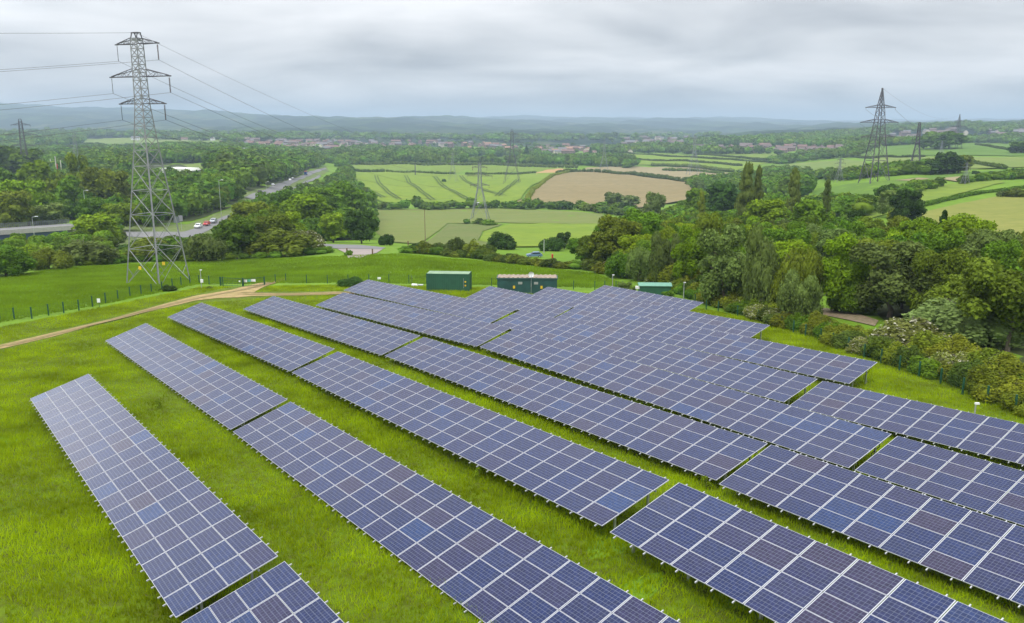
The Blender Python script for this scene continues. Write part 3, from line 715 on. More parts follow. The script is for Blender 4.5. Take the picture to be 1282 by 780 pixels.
def make_pylon(loc, rz, H, prof, arms, label, w=.16, mat='steel', levels=None, group='lattice pylons', ins=2.3, signs=False, arm_mat=None):
    g = empty('pylon', loc, rz, label, 'pylon', group)
    def hw(z): return float(np.interp(z, [p[0] for p in prof], [p[1] for p in prof]))
    for sx_ in (-1, 1):
        for sy in (-1, 1):
            m = MB().mat(mat)
            for (z0, a), (z1, b) in zip(prof[:-1], prof[1:]): m.bar((sx_ * a, sy * a, z0 - (.5 if z0 == 0 else 0)), (sx_ * b, sy * b, z1), w * (1.0 if z0 < H * .5 else .75), 4)
            m.build('leg', g)
    if levels is None:
        levels = [0.0]
        while levels[-1] < prof[-1][0] - .3: levels.append(min(prof[-1][0], levels[-1] + max(1.2, 2.1 * hw(levels[-1]))))
    lm = MB().mat(mat); lattice(lm, prof, 0, w * .5, levels); lm.build('bracing', g)
    tips = []
    am = arm_mat or mat
    for (zb, rise, half) in arms:
        m = MB().mat(am); a = hw(zb); at_ = hw(zb + rise)
        for s in (-1, 1):
            tip = Vector((s * half, 0, zb))
            for sy in (-1, 1):
                m.bar((s * a, sy * a, zb), tip, w * .62); m.bar((s * at_, sy * at_, zb + rise), tip + zup * .12, w * .5)
                n = 4
                for k in range(n):
                    f0, f1 = k / n, (k + 1) / n
                    lo = lambda f: Vector((s * a, sy * a, zb)).lerp(tip, f); hi = lambda f: Vector((s * at_, sy * at_, zb + rise)).lerp(tip + zup * .12, f)
                    m.bar(lo(f0), hi(f1) if k % 2 else hi(f0), w * .3, 3); m.bar(hi(f0), lo(f1), w * .3, 3)
            for k in range(4):
                f = k / 4; m.bar(Vector((s * a, -a, zb)).lerp(tip, f), Vector((s * a, a, zb)).lerp(tip, f), w * .35, 3)
            m.bar(tip - Vector((s * .3, 0, 0)), tip + Vector((s * .35, 0, 0)), w * .9)
        m.build('crossarm', g)
        for s in (-1, 1):
            if ins > 0:
                im = MB().mat('insulator_brown' if s > 0 else 'steel_dark'); rr_ = .27 if s > 0 else .13
                zt = zb - .12
                im.bar((s * half, 0, zt), (s * half, 0, zt - ins), .06, 6)
                nd = int(ins / .17)
                for k in range(1, nd): im.bar((s * half, 0, zt - k * ins / nd), (s * half, 0, zt - k * ins / nd - .1), rr_, 8, rr_ * .55)
                im.build('insulator', g)
            tips.append((s, zb - ins - .1, half))
    zt = prof[-1][0]; hp = prof[-1][1]
    m = MB().mat(am); w_ = min(.75, hp * 1.0)
    for sx_ in (-1, 1):
        for sy in (-1, 1): m.bar((sx_ * hp, sy * hp, zt), (sx_ * w_, sy * hp * .5, H), w * .6)
        m.bar((sx_ * w_, -hp * .5, H), (sx_ * w_, hp * .5, H), w * .7)
    for sy in (-1, 1): m.bar((-w_ - .1, sy * hp * .5, H), (w_ + .1, sy * hp * .5, H), w * .8)
    m.build('peak', g)
    if signs:
        for (x_, y_, z_) in ((-hw(2.9) * .15, -hw(2.9) - .1, 2.9), (hw(3.6) + .05, -hw(3.6) * .6, 3.6)):
            MB().mat('yellow').box((x_, y_, z_), (.5, .08, .5)).build('danger_sign', g)
    def tip_world(i):
        s, z, half = tips[i]; c_, s_ = math.cos(rz), math.sin(rz)
        return Vector(loc) + Vector((s * half * c_, s * half * s_, z))
    return g, [tip_world(i) for i in range(len(tips))], Vector(loc) + zup * H
Pm = at(199, 354.5); YM = Pm.y
def zm(py):  # height on the main pylon of a row of the photograph
    d = ray(185, py); return d[2] / d[1] * YM - Pm.z
Hm = zm(41)
prof = [(0, 3.35), (zm(310), 2.75), (zm(245), 1.95), (zm(190), 1.3), (zm(150), .92), (zm(130), .74), (zm(96), .68), (zm(55), .62), (zm(48), .55)]
lv = [0, zm(310), zm(268), zm(238), zm(208), zm(188), zm(172), zm(158), zm(147), zm(138), zm(130)]
while lv[-1] < zm(50): lv.append(lv[-1] + 1.15)
lv[-1] = zm(48)
arms_m = [(zm(55), zm(47.5) - zm(55), 3.9), (zm(96), zm(86) - zm(96), 5.6), (zm(130), zm(123) - zm(130), 4.25)]
RZM = math.atan2(-.36, .93)
pyl, tipm, topm = make_pylon(Pm, RZM, Hm, prof, arms_m, 'tallest steel pylon, three crossarms, standing in the meadow at the left', .19, 'steel', lv, signs=True, arm_mat='steel_dark')  # crossarms and peak darkened in colour for their backlit look against the sky
def std_pylon(px, py, ytop, label, rz=0, w=.16, mat='galv_far', apex=False, ins=1.6, k=1.0):
    P = at(px, py); d = ray(px, ytop); H = d[2] / d[1] * P.y - P.z
    if apex:
        prof = [(0, H * .115), (H * .5, H * .052), (H * .78, H * .03), (H * .97, H * .006)]
        arms = [(H * .80, H * .03, H * .17), (H * .645, H * .035, H * .215), (H * .49, H * .03, H * .19)]
    else:
        prof = [(0, H * .155 * k), (H * .28, H * .09 * k), (H * .58, H * .034), (H * .97, H * .02)]
        arms = [(H * .91, H * .03, H * .13), (H * .76, H * .035, H * .22), (H * .60, H * .03, H * .165)]
    return make_pylon(P, rz, H, prof, arms, label, w, mat, ins=ins, arm_mat='steel_dark')
_, tip2, top2 = std_pylon(601, 274.5, 203, 'grey pylon in the olive field beyond the hedge, with scrub round its feet', -.1, .28)
_, tip3, top3 = std_pylon(641, 230, 162, 'dark topped pylon at the far edge of the bright green crop field', -.1, .26, 'steel_dark')
std_pylon(567, 228, 190, 'faint pylon in the bright green crop, left of the dark topped one', -.2, .16)
std_pylon(756, 216, 176, 'faint pylon rising behind the strip of trees beside the brown field', 0, .2)
std_pylon(868, 219.5, 169, 'grey pylon in the tan field beyond the long hedge', .1, .3)
std_pylon(35, 232, 149, 'dark pylon above the trees at the far left edge', .3, .36, 'steel_dark', k=.55)
std_pylon(100, 236, 167, 'faint slim pylon among the trees between the far left pylon and the tallest one', .2, .14)
_, tr1, topr1 = std_pylon(1094, 229, 110.5, 'large pointed pylon on the hillside at the right', .15, .42, 'steel_dark', True, 1.0)
_, tr2, topr2 = std_pylon(1145, 217, 153, 'narrow pylon just right of the large pointed hillside pylon', 1.0, .36, 'steel_dark', False, 1.0, .8)
_, tr3, topr3 = std_pylon(1197, 186.5, 143, 'pylon on the skyline beside the round clump of trees', .15, .4, 'steel_dark', True, 1.0)
std_pylon(1208, 231, 203, 'short pale pylon in the dry patch of the right hand pasture', .3, .14)
std_pylon(1050, 228, 197, 'short dark pylon among the trees left of the large pointed one', .1, .18)
std_pylon(1178, 192, 176, 'tiny faint pylon on the far pasture between the two skyline pylons', 0, .25)
def cable(a, b, sag, label, w=.05, group='conductors strung from the pylons'):
    m = MB().mat('steel_dark'); n = 26; pr = None
    for i in range(n + 1):
        t = (i / n); p = a.lerp(b, t) - a; p.z -= sag * 4 * t * (1 - t)
        if pr is not None: m.bar(pr, p, w, 3)
        pr = p
    tag(m.build('power_line', None, a), label, 'power line', group)
off = Vector((-215, -150, 0)); sgn = ('top', 'middle', 'bottom')
for i in range(6):
    a = tipm[i]; s = 'left' if i % 2 == 0 else 'right'; lvl = sgn[i // 2]
    cable(a, a + off + Vector((0, 0, -2)), 7.5 + i * .3, f'wire leaving frame from the {s} {lvl} arm of the tallest pylon', .05)
    cable(a, tip2[i], 9, f'wire into the valley from the {s} {lvl} arm of the tallest pylon', .06)
    cable(tip2[i], tip3[i], 9, f'wire from the {s} {lvl} arm of the olive field pylon', .06)
cable(topm, topm + off + Vector((0, 0, 2)), 5, 'earth wire running left out of frame from the peak of the tallest pylon', .05)
cable(topm, top2, 6, 'earth wire from the peak of the tallest pylon to the olive field pylon', .05)
for i in range(4): cable(tr1[i], tr3[i], 16, f'wire from the {"left" if i % 2 == 0 else "right"} {sgn[i // 2]} arm of the pointed hillside pylon', .14)
cable(topr1, topr3, 10, 'earth wire from the peak of the hillside pylon to the skyline pylon', .09)

def pole(name, px, py, ytop, mat, label, w=.28, cat='pole', extra=None):
    P = at(px, py); d = ray(px, ytop); H = d[2] / d[1] * P.y - P.z
    g = empty(name, P, 0, label, cat)
    MB().mat(mat).bar((0, 0, -.3), (0, 0, H), w, 8, w * .75).build('pole', g)
    if extra == 'lamp':
        MB().mat('galv').bar((0, 0, H), (1.1, 0, H + .25), .12, 6).build('arm', g); MB().mat('white_paint').box((1.4, 0, H + .26), (.9, .35, .18)).build('lamp_head', g)
    if extra == 'cross':
        MB().mat('wood').box((0, 0, H - .5), (1.8, .15, .15)).build('crossbar', g)
    return g
pole('utility_pole', 532.5, 305, 262, 'wood', 'slim wooden pole with a pale top in front of the olive field', .22, extra=None)
pole('utility_pole', 520, 219.5, 204, 'steel_dark', 'thick dark post at the far hedge of the bright crop field', 1.3)
pole('utility_pole', 592, 213.5, 206, 'wood', 'short dark post in the far crop strip, left of the olive field pylon top', .8, extra='cross')
for (x, yb, yt, l) in ((109.5, 284, 239, 'street lamp standing up from the trees left of the tall pylon'), (44, 304, 272, 'grey street lamp by the near end of the road bridge'), (278, 282, 226, 'slim street lamp beside the cars on the slip road'),
                       (334, 247, 228, 'street lamp beside the dual carriageway near the dark car'), (681, 317, 300, 'short lamp post beside the blue car behind the hedge')):
    pole('street_lamp', x, yb, yt, 'galv', l, .2 if x != 681 else .3, 'street lamp', 'lamp' if x != 681 else None)
for x, yb, yt, mt, l in ((65.5, 222, 199, 'mast_white', 'leaning white mast, left of the pink one above the trees'), (73.5, 224, 205, 'red', 'short reddish mast with a blue foot above the left trees'), (72, 224, 195.5, 'mast_white', 'tallest thin pale mast above the left trees'),
                         (78.2, 224, 200.5, 'mast_white', 'white mast right of the reddish one above the left trees'), (57.5, 222, 202.5, 'wood', 'thin brown mast leftmost of the masts above the trees')):
    g = pole('mast', x, yb, yt, mt, l, .9, 'mast')
c = at(23, 214); g = empty('crane', c, 0, 'blue and orange crane arm sticking up from the left trees', 'crane')
MB().mat('blue_paint').bar((2, 0, 0), (.5, 0, 6), 1.1, 4, .6).build('arm', g); MB().mat('orange').bar((.5, 0, 6), (-2.2, 0, 9.5), .9, 4, 1.6).build('jib', g); MB().mat('warehouse').box((-1.5, 1, 1.2), (6, 4, 2.4)).build('cab', g)
# bridge
a, b = ray(-60, 285), ray(92, 287.5); Yb = 262.0
A = Vector(a / a[1] * Yb); B = Vector(b / b[1] * (Yb + 22)); mid = (A + B) / 2; L_ = (B - A).length; rz = math.atan2(B.y - A.y, B.x - A.x)
g = empty('road_bridge', (mid.x, mid.y, gz(mid.x, mid.y)), rz, 'concrete road bridge with railings at the left edge', 'bridge')
z0 = mid.z - gz(mid.x, mid.y)
sl_ = (B.z - A.z) / L_
MB().mat('concrete').box((0, 0, z0 - .3), (L_, 9.5, .6)).build('deck', g)
MB().mat('asphalt').box((0, 0, z0 + .02), (L_ - .2, 8.4, .06)).build('carriageway', g)
MB().mat('concrete').box((0, -4.9, z0 - .4), (L_ - .02, .5, 1.5)).build('parapet', g)
MB().mat('girder').box((0, -4.3, z0 - 2.0), (L_ * .8, .7, 2.4)).build('girder', g)
m = MB().mat('rail_grey')
for k in range(60): m.box((-L_ / 2 + .3 + k * (L_ - .6) / 59, 4.6, z0 + .75), (.12, .1, 1.5))
for z in (.4, .8, 1.2, 1.5): m.box((0, 4.6, z0 + z), (L_ - .2, .06, .1))
m.build('railing', g)
for s in (-.35, .15, .48): MB().mat('concrete').box((s * L_, 0, z0 / 2 - 1.6), (1.2, 8, z0 + 1)).build('pier', g)
# crash barrier and junction signs
def post_sign(px, py, mt, w_, h_, H, label):
    P = at(px, py); g = empty('road_sign', P, 0, label, 'road sign', None)
    MB().mat('galv').bar((0, 0, 0), (0, 0, H), .12, 6).build('post', g); MB().mat(mt).box((0, -.1, H - h_ / 2), (w_, .06, h_)).build('sign_plate', g)
post_sign(222.5, 291, 'rail_grey', 2.2, 2.4, 6.0, 'dark backed road sign right of the tall pylon legs')
post_sign(227.5, 289, 'steel', 1.6, 2.2, 6.0, 'grey road sign beside the dark backed one near the cars')
post_sign(150, 291, 'kiosk_roof', 2.2, 3.0, 3.2, 'pale green roadside sign left of the tall pylon')
post_sign(288, 279, 'black', 1.6, 3.0, 3.2, 'black board standing beside the silver car on the slip road')
P = [at(137, 309.5), at(146, 306), at(156, 303)]
g = empty('crash_barrier', P[0], 0, 'pale steel crash barrier among the bushes left of the tall pylon', 'barrier')
for u_, v_ in zip(P[:-1], P[1:]): MB().mat('alu').bar(u_ - P[0] + zup * .7, v_ - P[0] + zup * .7, .4).build('rail', g)
for q in P: MB().mat('galv').bar(q - P[0], q - P[0] + zup * .8, .15).build('post', g)
# posts at the driveway
for x, yb, l in ((434.5, 318, 'left gate post of the pinkish drive'), (466.5, 319, 'right gate post of the pinkish drive'), (511, 308, 'old grey gate post at the end of the lane')):
    P = at(x, yb); g = empty('gate_post', P, 0, l + ' beyond the meadow', 'gate post'); MB().mat('wood').box((0, 0, .6), (.28, .28, 1.3)).build('post', g); MB().mat('wood').box((0, 0, 1.3), (.34, .34, .08)).build('cap', g)

# ---------------------------------------------------------------- vehicles
def car(px, py, rz, mat, label, sc=1.0, kind='car', group='vehicles on the roads', P=None):
    P = P or (at(px, py) + zup * .45)
    g = empty('car', P, rz, label, 'car', group); g.scale = (sc, sc, sc)
    MB().mat(mat).prism([(-2.15, .35), (2.1, .35), (2.2, .6), (2.1, .85), (1.15, .98), (-1.9, 1.0), (-2.15, .8)], -.88, .88, 'y').build('body', g)
    MB().mat(mat).prism([(-1.85, 1.0), (1.1, .98), (.35, 1.45), (-1.3, 1.48)], -.76, .76, 'y').build('roof', g)
    MB().mat('glass_dark').prism([(-1.66, 1.06), (.88, 1.04), (.28, 1.40), (-1.22, 1.42)], -.785, .785, 'y').build('window', g)
    m = MB().mat('glass_dark'); n = len(m.v); m.v += [(1.02, -.68, 1.05), (1.02, .68, 1.05), (.40, .62, 1.425), (.40, -.62, 1.425)]; m.face([n, n + 1, n + 2, n + 3]); m.build('windscreen', g)
    for x_ in (-1.35, 1.35):
        for s in (-1, 1):
            w_ = MB().mat('rubber').bar((x_, s * .7, .32), (x_, s * .9, .32), .64, 14).build('wheel', g); MB().mat('alu').bar((x_, s * .905, .32), (x_, s * .915, .32), .36, 10).build('rim', w_)
    for s in (-1, 1): MB().mat('white_paint').box((2.16, s * .62, .72), (.08, .3, .14)).build('headlight', g); MB().mat('red').box((-2.15, s * .65, .8), (.06, .25, .14)).build('taillight', g)
    return g
def van(px, py, rz, mat, label, sc=1.0):
    P = at(px, py) + zup * .45; g = empty('van', P, rz, label, 'van', 'vehicles on the roads'); g.scale = (sc,) * 3
    MB().mat(mat).prism([(-2.6, .4), (2.5, .4), (2.55, .9), (1.9, 1.15), (1.45, 2.1), (-2.6, 2.15)], -.95, .95, 'y').build('body', g)
    MB().mat('glass_dark').prism([(.5, 1.2), (1.72, 1.2), (1.42, 1.9), (.5, 1.9)], -.965, .965, 'y').build('window', g)
    m = MB().mat('glass_dark'); n = len(m.v); m.v += [(1.93, -.8, 1.17), (1.93, .8, 1.17), (1.53, .75, 2.02), (1.53, -.75, 2.02)]; m.face([n, n + 1, n + 2, n + 3]); m.build('windscreen', g)
    for x_ in (-1.6, 1.6):
        for s in (-1, 1): MB().mat('rubber').bar((x_, s * .75, .36), (x_, s * .97, .36), .72, 12).build('wheel', g)
p1, p2 = at(246, 289), at(290, 270); rc = math.atan2(p2.y - p1.y, p2.x - p1.x)
car(248.5, 286.5, rc + math.pi, 'white_paint', 'white car at the head of the queue on the slip road', 1.15)
car(259, 283.3, rc + math.pi, 'red', 'red car between the white and the silver one on the slip road', 1.1)
car(267.5, 280, rc + math.pi, 'silver', 'silver blue car behind the red one on the slip road', 1.2)
p1, p2 = at(330, 242), at(400, 211.5); rr = math.atan2(p2.y - p1.y, p2.x - p1.x)
car(342, 233, rr, 'white_paint', 'white car alone on the dual carriageway, left of the white pair', 1.1)
car(363.3, 226.6, rr, 'white_paint', 'first of two white cars close together on the dual carriageway', 1.05)
car(366.6, 224.6, rr, 'white_paint', 'second of two white cars, nearer the lorry on the dual carriageway', 1.05)
car(325.5, 242.5, rr, 'black', 'dark car at the near end of the dual carriageway', 1.2)
P = at(383, 219.3) + zup * .5; g = empty('lorry', P, rr + math.pi, 'blue lorry with an orange top on the dual carriageway', 'lorry')
MB().mat('blue_paint').box((0, 0, 2.1), (8.5, 2.5, 2.6)).build('trailer', g); MB().mat('orange').box((0, 0, 3.6), (8.4, 2.4, .4)).build('tarpaulin', g)
MB().mat('blue_paint').prism([(4.5, .6), (6.5, .6), (6.5, 1.7), (6.1, 3.1), (4.5, 3.2)], -1.2, 1.2, 'y').build('cab', g); MB().mat('glass_dark').box((6.4, 0, 2.1), (.12, 2, .8)).build('windscreen', g)
for x_ in (-3.2, -2.1, 3.2, 5.6):
    for s in (-1, 1): MB().mat('rubber').bar((x_, s * .9, .5), (x_, s * 1.2, .5), 1.0, 12).build('wheel', g)
car(668, 316.5, math.pi + .1, 'car_blue', 'blue car parked behind the meadow hedge', .85, P=at(669, 322))
van(597.5, 259.6, .1, 'white_paint', 'white van seen through the legs of the olive field pylon', 1.5)
car(606, 260.2, .1, 'car_blue', 'dark blue car beside the white van behind the olive field pylon', 1.6, P=at(606, 260.2))
P = at(691.5, 324); g = empty('post_box', P, 0, 'small red post box near the blue car behind the hedge', 'post box')
MB().mat('red').bar((0, 0, 0), (0, 0, 1.0), .4, 10).build('body', g); MB().mat('red').bar((0, 0, 1.0), (0, 0, 1.1), .48, 10, .3).build('cap', g)
# pale warehouse
P = at(214, 219); g = empty('warehouse', P, -.12, 'long pale warehouse roof among the trees beside the tall pylon', 'warehouse')
s_ = P.y / 1050
MB().mat('concrete').box((0, 12, 1.6), (44 * s_, 22, 3.4)).build('wall', g)
MB().mat('warehouse').prism([(-22.5 * s_, 3.2), (22.5 * s_, 3.2), (19 * s_, 5.0), (-10 * s_, 5.6), (-20 * s_, 4.6)], 0, 24, 'y').build('roof', g)
m = MB().mat('white_paint'); [m.box((-18 * s_ + k * 9 * s_, .9, 1.7), (3.2, .12, 2.6)) for k in range(5)]; m.build('door', g)

# ---------------------------------------------------------------- houses
HM = {}
def house_proto(k, wallm, roofm):
    if (k, wallm, roofm) in HM: return HM[(k, wallm, roofm)]
    L_, W_, H_, R_ = ((9, 7.5, 5.2, 2.8), (15, 8, 5.4, 3.0), (24, 8.5, 5.2, 3.0), (8, 8, 2.8, 2.4))[k]
    a = MB().mat(wallm).box((0, 0, H_ / 2 - 1), (L_, W_, H_ + 2)); a.prism([(-W_ / 2, H_), (W_ / 2, H_), (0, H_ + R_ - .1)], -L_ / 2, L_ / 2, 'x')
    a.mat('glass_dark')
    for z in ((1.3, 3.9) if H_ > 3 else (1.3,)):
        for i in range(int(L_ / 3)):
            for s in (-1, 1): a.box((-L_ / 2 + 1.7 + i * 3, s * W_ / 2, z), (1.3, .12, 1.3))
    b = MB().mat(roofm)
    for s in (-1, 1): b.prism([(s * (W_ / 2 + .4), H_ - .25), (0, H_ + R_), (0, H_ + R_ + .22), (s * (W_ / 2 + .4), H_ - .02)], -L_ / 2 - .3, L_ / 2 + .3, 'x')
    c_ = MB().mat('brick').box((L_ * .3, 0, H_ + R_ + .3), (.9, .7, 1.7))
    HM[(k, wallm, roofm)] = (a.mesh('wall'), b.mesh('roof'), c_.mesh('chimney')); return HM[(k, wallm, roofm)]
LRP = [.02]
def village(pix, n, walls, roofs, label, group, ks=(0, 1, 1, 2), sc=1.0, colors_pale=None):
    cnt = 0; tries = 0; xs = [p[0] for p in pix]; ys = [p[1] for p in pix]; placed = []
    while cnt < n and tries < n * 30:
        tries += 1
        x, y = random.uniform(min(xs), max(xs)), random.uniform(min(ys), max(ys))
        if not in_poly(np.array([x]), np.array([y]), pix)[0]: continue
        if any(abs(x - q[0]) < 2.6 and abs(y - q[1]) < 1.0 for q in placed): continue
        placed.append((x, y)); P = at(x, y); k = random.choice(ks); wm_, rm = random.choice(walls), random.choice(roofs)
        a, b, c_ = house_proto(k, wm_, rm)
        g = empty('house', P, random.choice((0, .3, 1.2, 1.57, -.4, 2.6)), label, 'house', group); s_ = sc * random.uniform(.95, 1.25); g.scale = (s_, s_, s_)
        link('wall', a, g); r_ = link('roof', b, g); link('chimney', c_, r_); cnt += 1
W1 = ('brick', 'brick', 'render_cream'); R1 = ('roof_red', 'roof_brown', 'roof_grey', 'roof_red', 'roof_brown')
village([(285, 180), (300, 176), (470, 178), (570, 177), (566, 184), (470, 187), (395, 190), (320, 186)], 95, W1, R1, 'small brick house in the village left of centre, beyond the dual carriageway', 'village houses left of centre')
village([(566, 184), (590, 180), (650, 183), (655, 191), (610, 193), (570, 192)], 22, ('brick',), ('roof_orange', 'roof_orange', 'roof_red', 'roof_grey'), 'house with an orange roof on the new estate above the centre of the crop field', 'orange roofed estate houses')
village([(655, 186), (700, 184), (760, 186), (812, 187), (806, 192), (730, 195), (660, 192)], 36, ('brick', 'render_cream'), ('roof_orange', 'roof_red', 'roof_brown', 'roof_grey'), 'house in the settlement behind the strip of trees, right of centre', 'settlement houses right of centre')
village([(745, 178), (800, 173), (880, 173), (900, 178), (850, 182), (790, 183)], 34, W1, ('roof_brown', 'roof_grey', 'roof_brown'), 'hazy house in the distant town right of centre', 'houses of the distant town', sc=1.1)
village([(868, 189), (885, 183), (960, 184), (1055, 187), (1058, 192), (985, 192), (930, 192)], 44, ('brick',), ('roof_brown', 'roof_red', 'roof_brown'), 'brown roofed house on the estate below the dark wooded ridge', 'houses below the wooded ridge')
village([(1080, 176), (1130, 168), (1185, 163), (1215, 168), (1180, 176), (1120, 180)], 34, ('brick', 'render_cream'), ('roof_grey', 'roof_brown'), 'house in the hillside village behind the pointed pylon', 'hillside village houses')
village([(1240, 165), (1282, 164), (1290, 172), (1245, 172)], 12, ('render_cream', 'brick'), ('roof_grey', 'roof_brown'), 'pale house of the hillside village at the right edge', 'hillside houses at the right edge')
village([(215, 172), (290, 171), (340, 170), (345, 176), (230, 178)], 14, ('render_cream', 'white_paint'), ('roof_grey', 'roof_red'), 'pale house on the far slope behind the tallest pylon', 'pale far houses at the left')
def one_house(px, py, rz, k, wm_, rm, label, sc=1.0):
    a, b, c_ = house_proto(k, wm_, rm); g = empty('house', at(px, py), rz, label, 'house'); g.scale = (sc,) * 3
    link('wall', a, g); r_ = link('roof', b, g); link('chimney', c_, r_)
one_house(303, 194, .5, 1, 'white_paint', 'white_paint', 'white house among the trees left of the dual carriageway', 1.2)
one_house(170, 176, .1, 1, 'white_paint', 'roof_grey', 'white house on the wooded crest above the pale field at the left', 1.3)
one_house(288, 196, 0, 0, 'white_paint', 'roof_grey', 'tiny white house just left of the larger white one among the trees', .9)
one_house(642, 196, .1, 2, 'rail_grey', 'roof_grey', 'long low grey barn beside the dark trees above the crop field', 1.0)

# ---------------------------------------------------------------- foliage
def ico():
    bm = bmesh.new(); bmesh.ops.create_icosphere(bm, subdivisions=2, radius=1); V = np.array([v.co[:] for v in bm.verts]); F = np.array([[v.index for v in f.verts] for f in bm.faces]); bm.free(); return V, F
IV, IF = ico()
def leafcloud(lobes, n, size, rs, core=.74, up=.35, droop=0.0, spread=.16):
    """leaves scattered through the outer volume of many lobes, over rough inner masses"""
    L = np.asarray(lobes, float); c = L[:, :3]; r = L[:, 3:6]
    wgt = (r[:, 0] * r[:, 2]) ** 1.0; wgt /= wgt.sum()
    k = rs.choice(len(L), n, p=wgt)
    d = rs.normal(size=(n, 3)); d[:, 2] = d[:, 2] + .25; d /= np.linalg.norm(d, axis=1)[:, None]
    t = 1 - np.abs(rs.normal(0, spread, n)) + rs.normal(0, .05, n); t = np.where(rs.random(n) < .12, t + .12 * rs.random(n), t)
    P = c[k] + d * r[k] * t[:, None]
    if droop: P[:, 2] -= droop * rs.random(n) ** 2 * r[k][:, 2]
    # leave out leaves buried deep inside another lobe
    keep = np.ones(n, bool)
    for i in range(len(L)):
        q = (P - c[i]) / r[i]; keep &= ~(((q ** 2).sum(1) < .6) & (k != i))
    P = P[keep]; d = d[keep]; n = len(P)
    nn = d * .8 + rs.normal(size=(n, 3)) * .65 + np.array([0, 0, up]); nn /= np.linalg.norm(nn, axis=1)[:, None]
    a = np.cross(nn, rs.normal(size=(n, 3))); a /= np.linalg.norm(a, axis=1)[:, None]; b = np.cross(nn, a)
    s = size * rs.uniform(.55, 1.3, n)[:, None]
    if droop: a = a * .5 + np.array([0, 0, -1]) * .9
    V = np.stack([P - a * s * .6, P + b * s * .42 + nn * s * .1, P + a * s * .6, P - b * s * .42 + nn * s * .1], 1).reshape(-1, 3)
    i = np.arange(n) * 4
    F = np.concatenate([np.stack([i, i + 1, i + 2], 1), np.stack([i, i + 2, i + 3], 1)])
    if core:
        CV = []; CF = []; o = len(V)
        for q in range(len(L)):
            rr_ = 1 + .18 * np.sin(IV[:, :1] * 5 + q) * np.cos(IV[:, 1:2] * 4 - q) + rs.normal(0, .05, (len(IV), 1))
            CV.append(c[q] + IV * r[q] * core * rr_); CF.append(IF + o); o += len(IV)
        V = np.concatenate([V] + CV); F = np.concatenate([F] + CF)
    return V, F
def crown_lobes(kind, rs):
    L = []
    if kind == 'round':
        L.append((0, 0, .58, .33, .33, .33))
        for i in range(22):
            a = i * 2.4 + rs.uniform(-.5, .5); z = rs.uniform(.2, .9); q = .33 * math.sqrt(max(.05, 1 - ((z - .52) / .42) ** 2)) * rs.uniform(.8, 1.12)
            s = rs.uniform(.08, .2); L.append((q * math.cos(a), q * math.sin(a), z, s, s, s * rs.uniform(.6, .95)))
    elif kind == 'loose':
        for i in range(20):
            a = i * 2.4 + rs.uniform(-.5, .5); z = rs.uniform(.2, .92); q = .38 * math.sqrt(max(.03, 1 - ((z - .5) / .48) ** 2)) * rs.uniform(.35, 1.1)
            s = rs.uniform(.08, .17); L.append((q * math.cos(a), q * math.sin(a), z, s, s, s * rs.uniform(.7, 1.2)))
        L.append((0, 0, .5, .2, .2, .26))
    elif kind == 'willow':
        L.append((0, 0, .5, .3, .3, .34))
        for i in range(14):
            a = i * 2.4 + rs.uniform(-.3, .3); z = rs.uniform(.3, .82); q = rs.uniform(.15, .34) * (1.15 - z * .5)
            s = rs.uniform(.1, .18); L.append((q * math.cos(a), q * math.sin(a), z, s, s, s * 1.4))
    elif kind == 'shrub':
        for i in range(18):
            a = i * 2.4 + rs.uniform(-.4, .4); q = .38 * math.sqrt(rs.random()); z = .5 * math.sqrt(max(.1, 1 - (q / .45) ** 2)) * rs.uniform(.65, 1.15)
            s = rs.uniform(.09, .21); L.append((q * math.cos(a), q * math.sin(a), z, s, s, min(z, s * 1.7)))
    elif kind == 'poplar':
        for i in range(24):
            z = .08 + .86 * i / 23; q = .2 * math.sin(math.pi * min(1, z * .95 + .08)) ** .6; a = rs.uniform(0, 6.28)
            s = .30 * (1 - abs(z - .45) * .9) + .05; L.append((q * math.cos(a), q * math.sin(a), z, s, s, .07))
    elif kind == 'conifer':
        for i in range(22):
            z = .1 + .86 * i / 21; a = i * 2.2; s = .36 * (1 - z) + .04; q = .1 * (1 - z)
            L.append((q * math.cos(a), q * math.sin(a), z, s, s, .06))
    return L
SHAPES = {}
def crown(kind, lod, mat, v):
    key = (kind, lod, mat, v)
    if key in SHAPES: return SHAPES[key]
    kk = (kind, lod, v)
    if kk not in SHAPES:
        rs = np.random.default_rng(sum(map(ord, kind)) * 10 + v)
        n, s = ((11000, .036), (4200, .055), (1300, .09))[lod]
        if kind in ('poplar', 'conifer'): s *= .9
        if kind == 'shrub': n = int(n * .7); s *= 1.15
        lo = crown_lobes(kind, rs)
        SHAPES[kk] = leafcloud(lo, n, s, rs, core=.7 if kind not in ('loose',) else .55, droop=.9 if kind == 'willow' else 0, spread=.17 if kind != 'loose' else .24)
    V, F = SHAPES[kk]
    SHAPES[key] = np_mesh('crown', V, F, mat); return SHAPES[key]
def trunk_mesh(v):
    rs = random.Random(v); m = MB().mat('bark'); pr = Vector((0, 0, -.05)); w_ = .055
    for k in range(1, 6):
        p = Vector((rs.uniform(-.02, .02), rs.uniform(-.02, .02), k * .12)); m.bar(pr, p, w_, 7, w_ * .85); w_ *= .85
        if k > 1:
            for q in range(2):
                a = rs.uniform(0, 6.28); m.bar(p, p + Vector((math.cos(a) * .22, math.sin(a) * .22, rs.uniform(.1, .25))), w_ * .55, 5, w_ * .2)
        pr = p
    return m.mesh('trunk')
TR = [trunk_mesh(i) for i in range(3)]
TREES = []    # x, y, width, height, kind, material, region
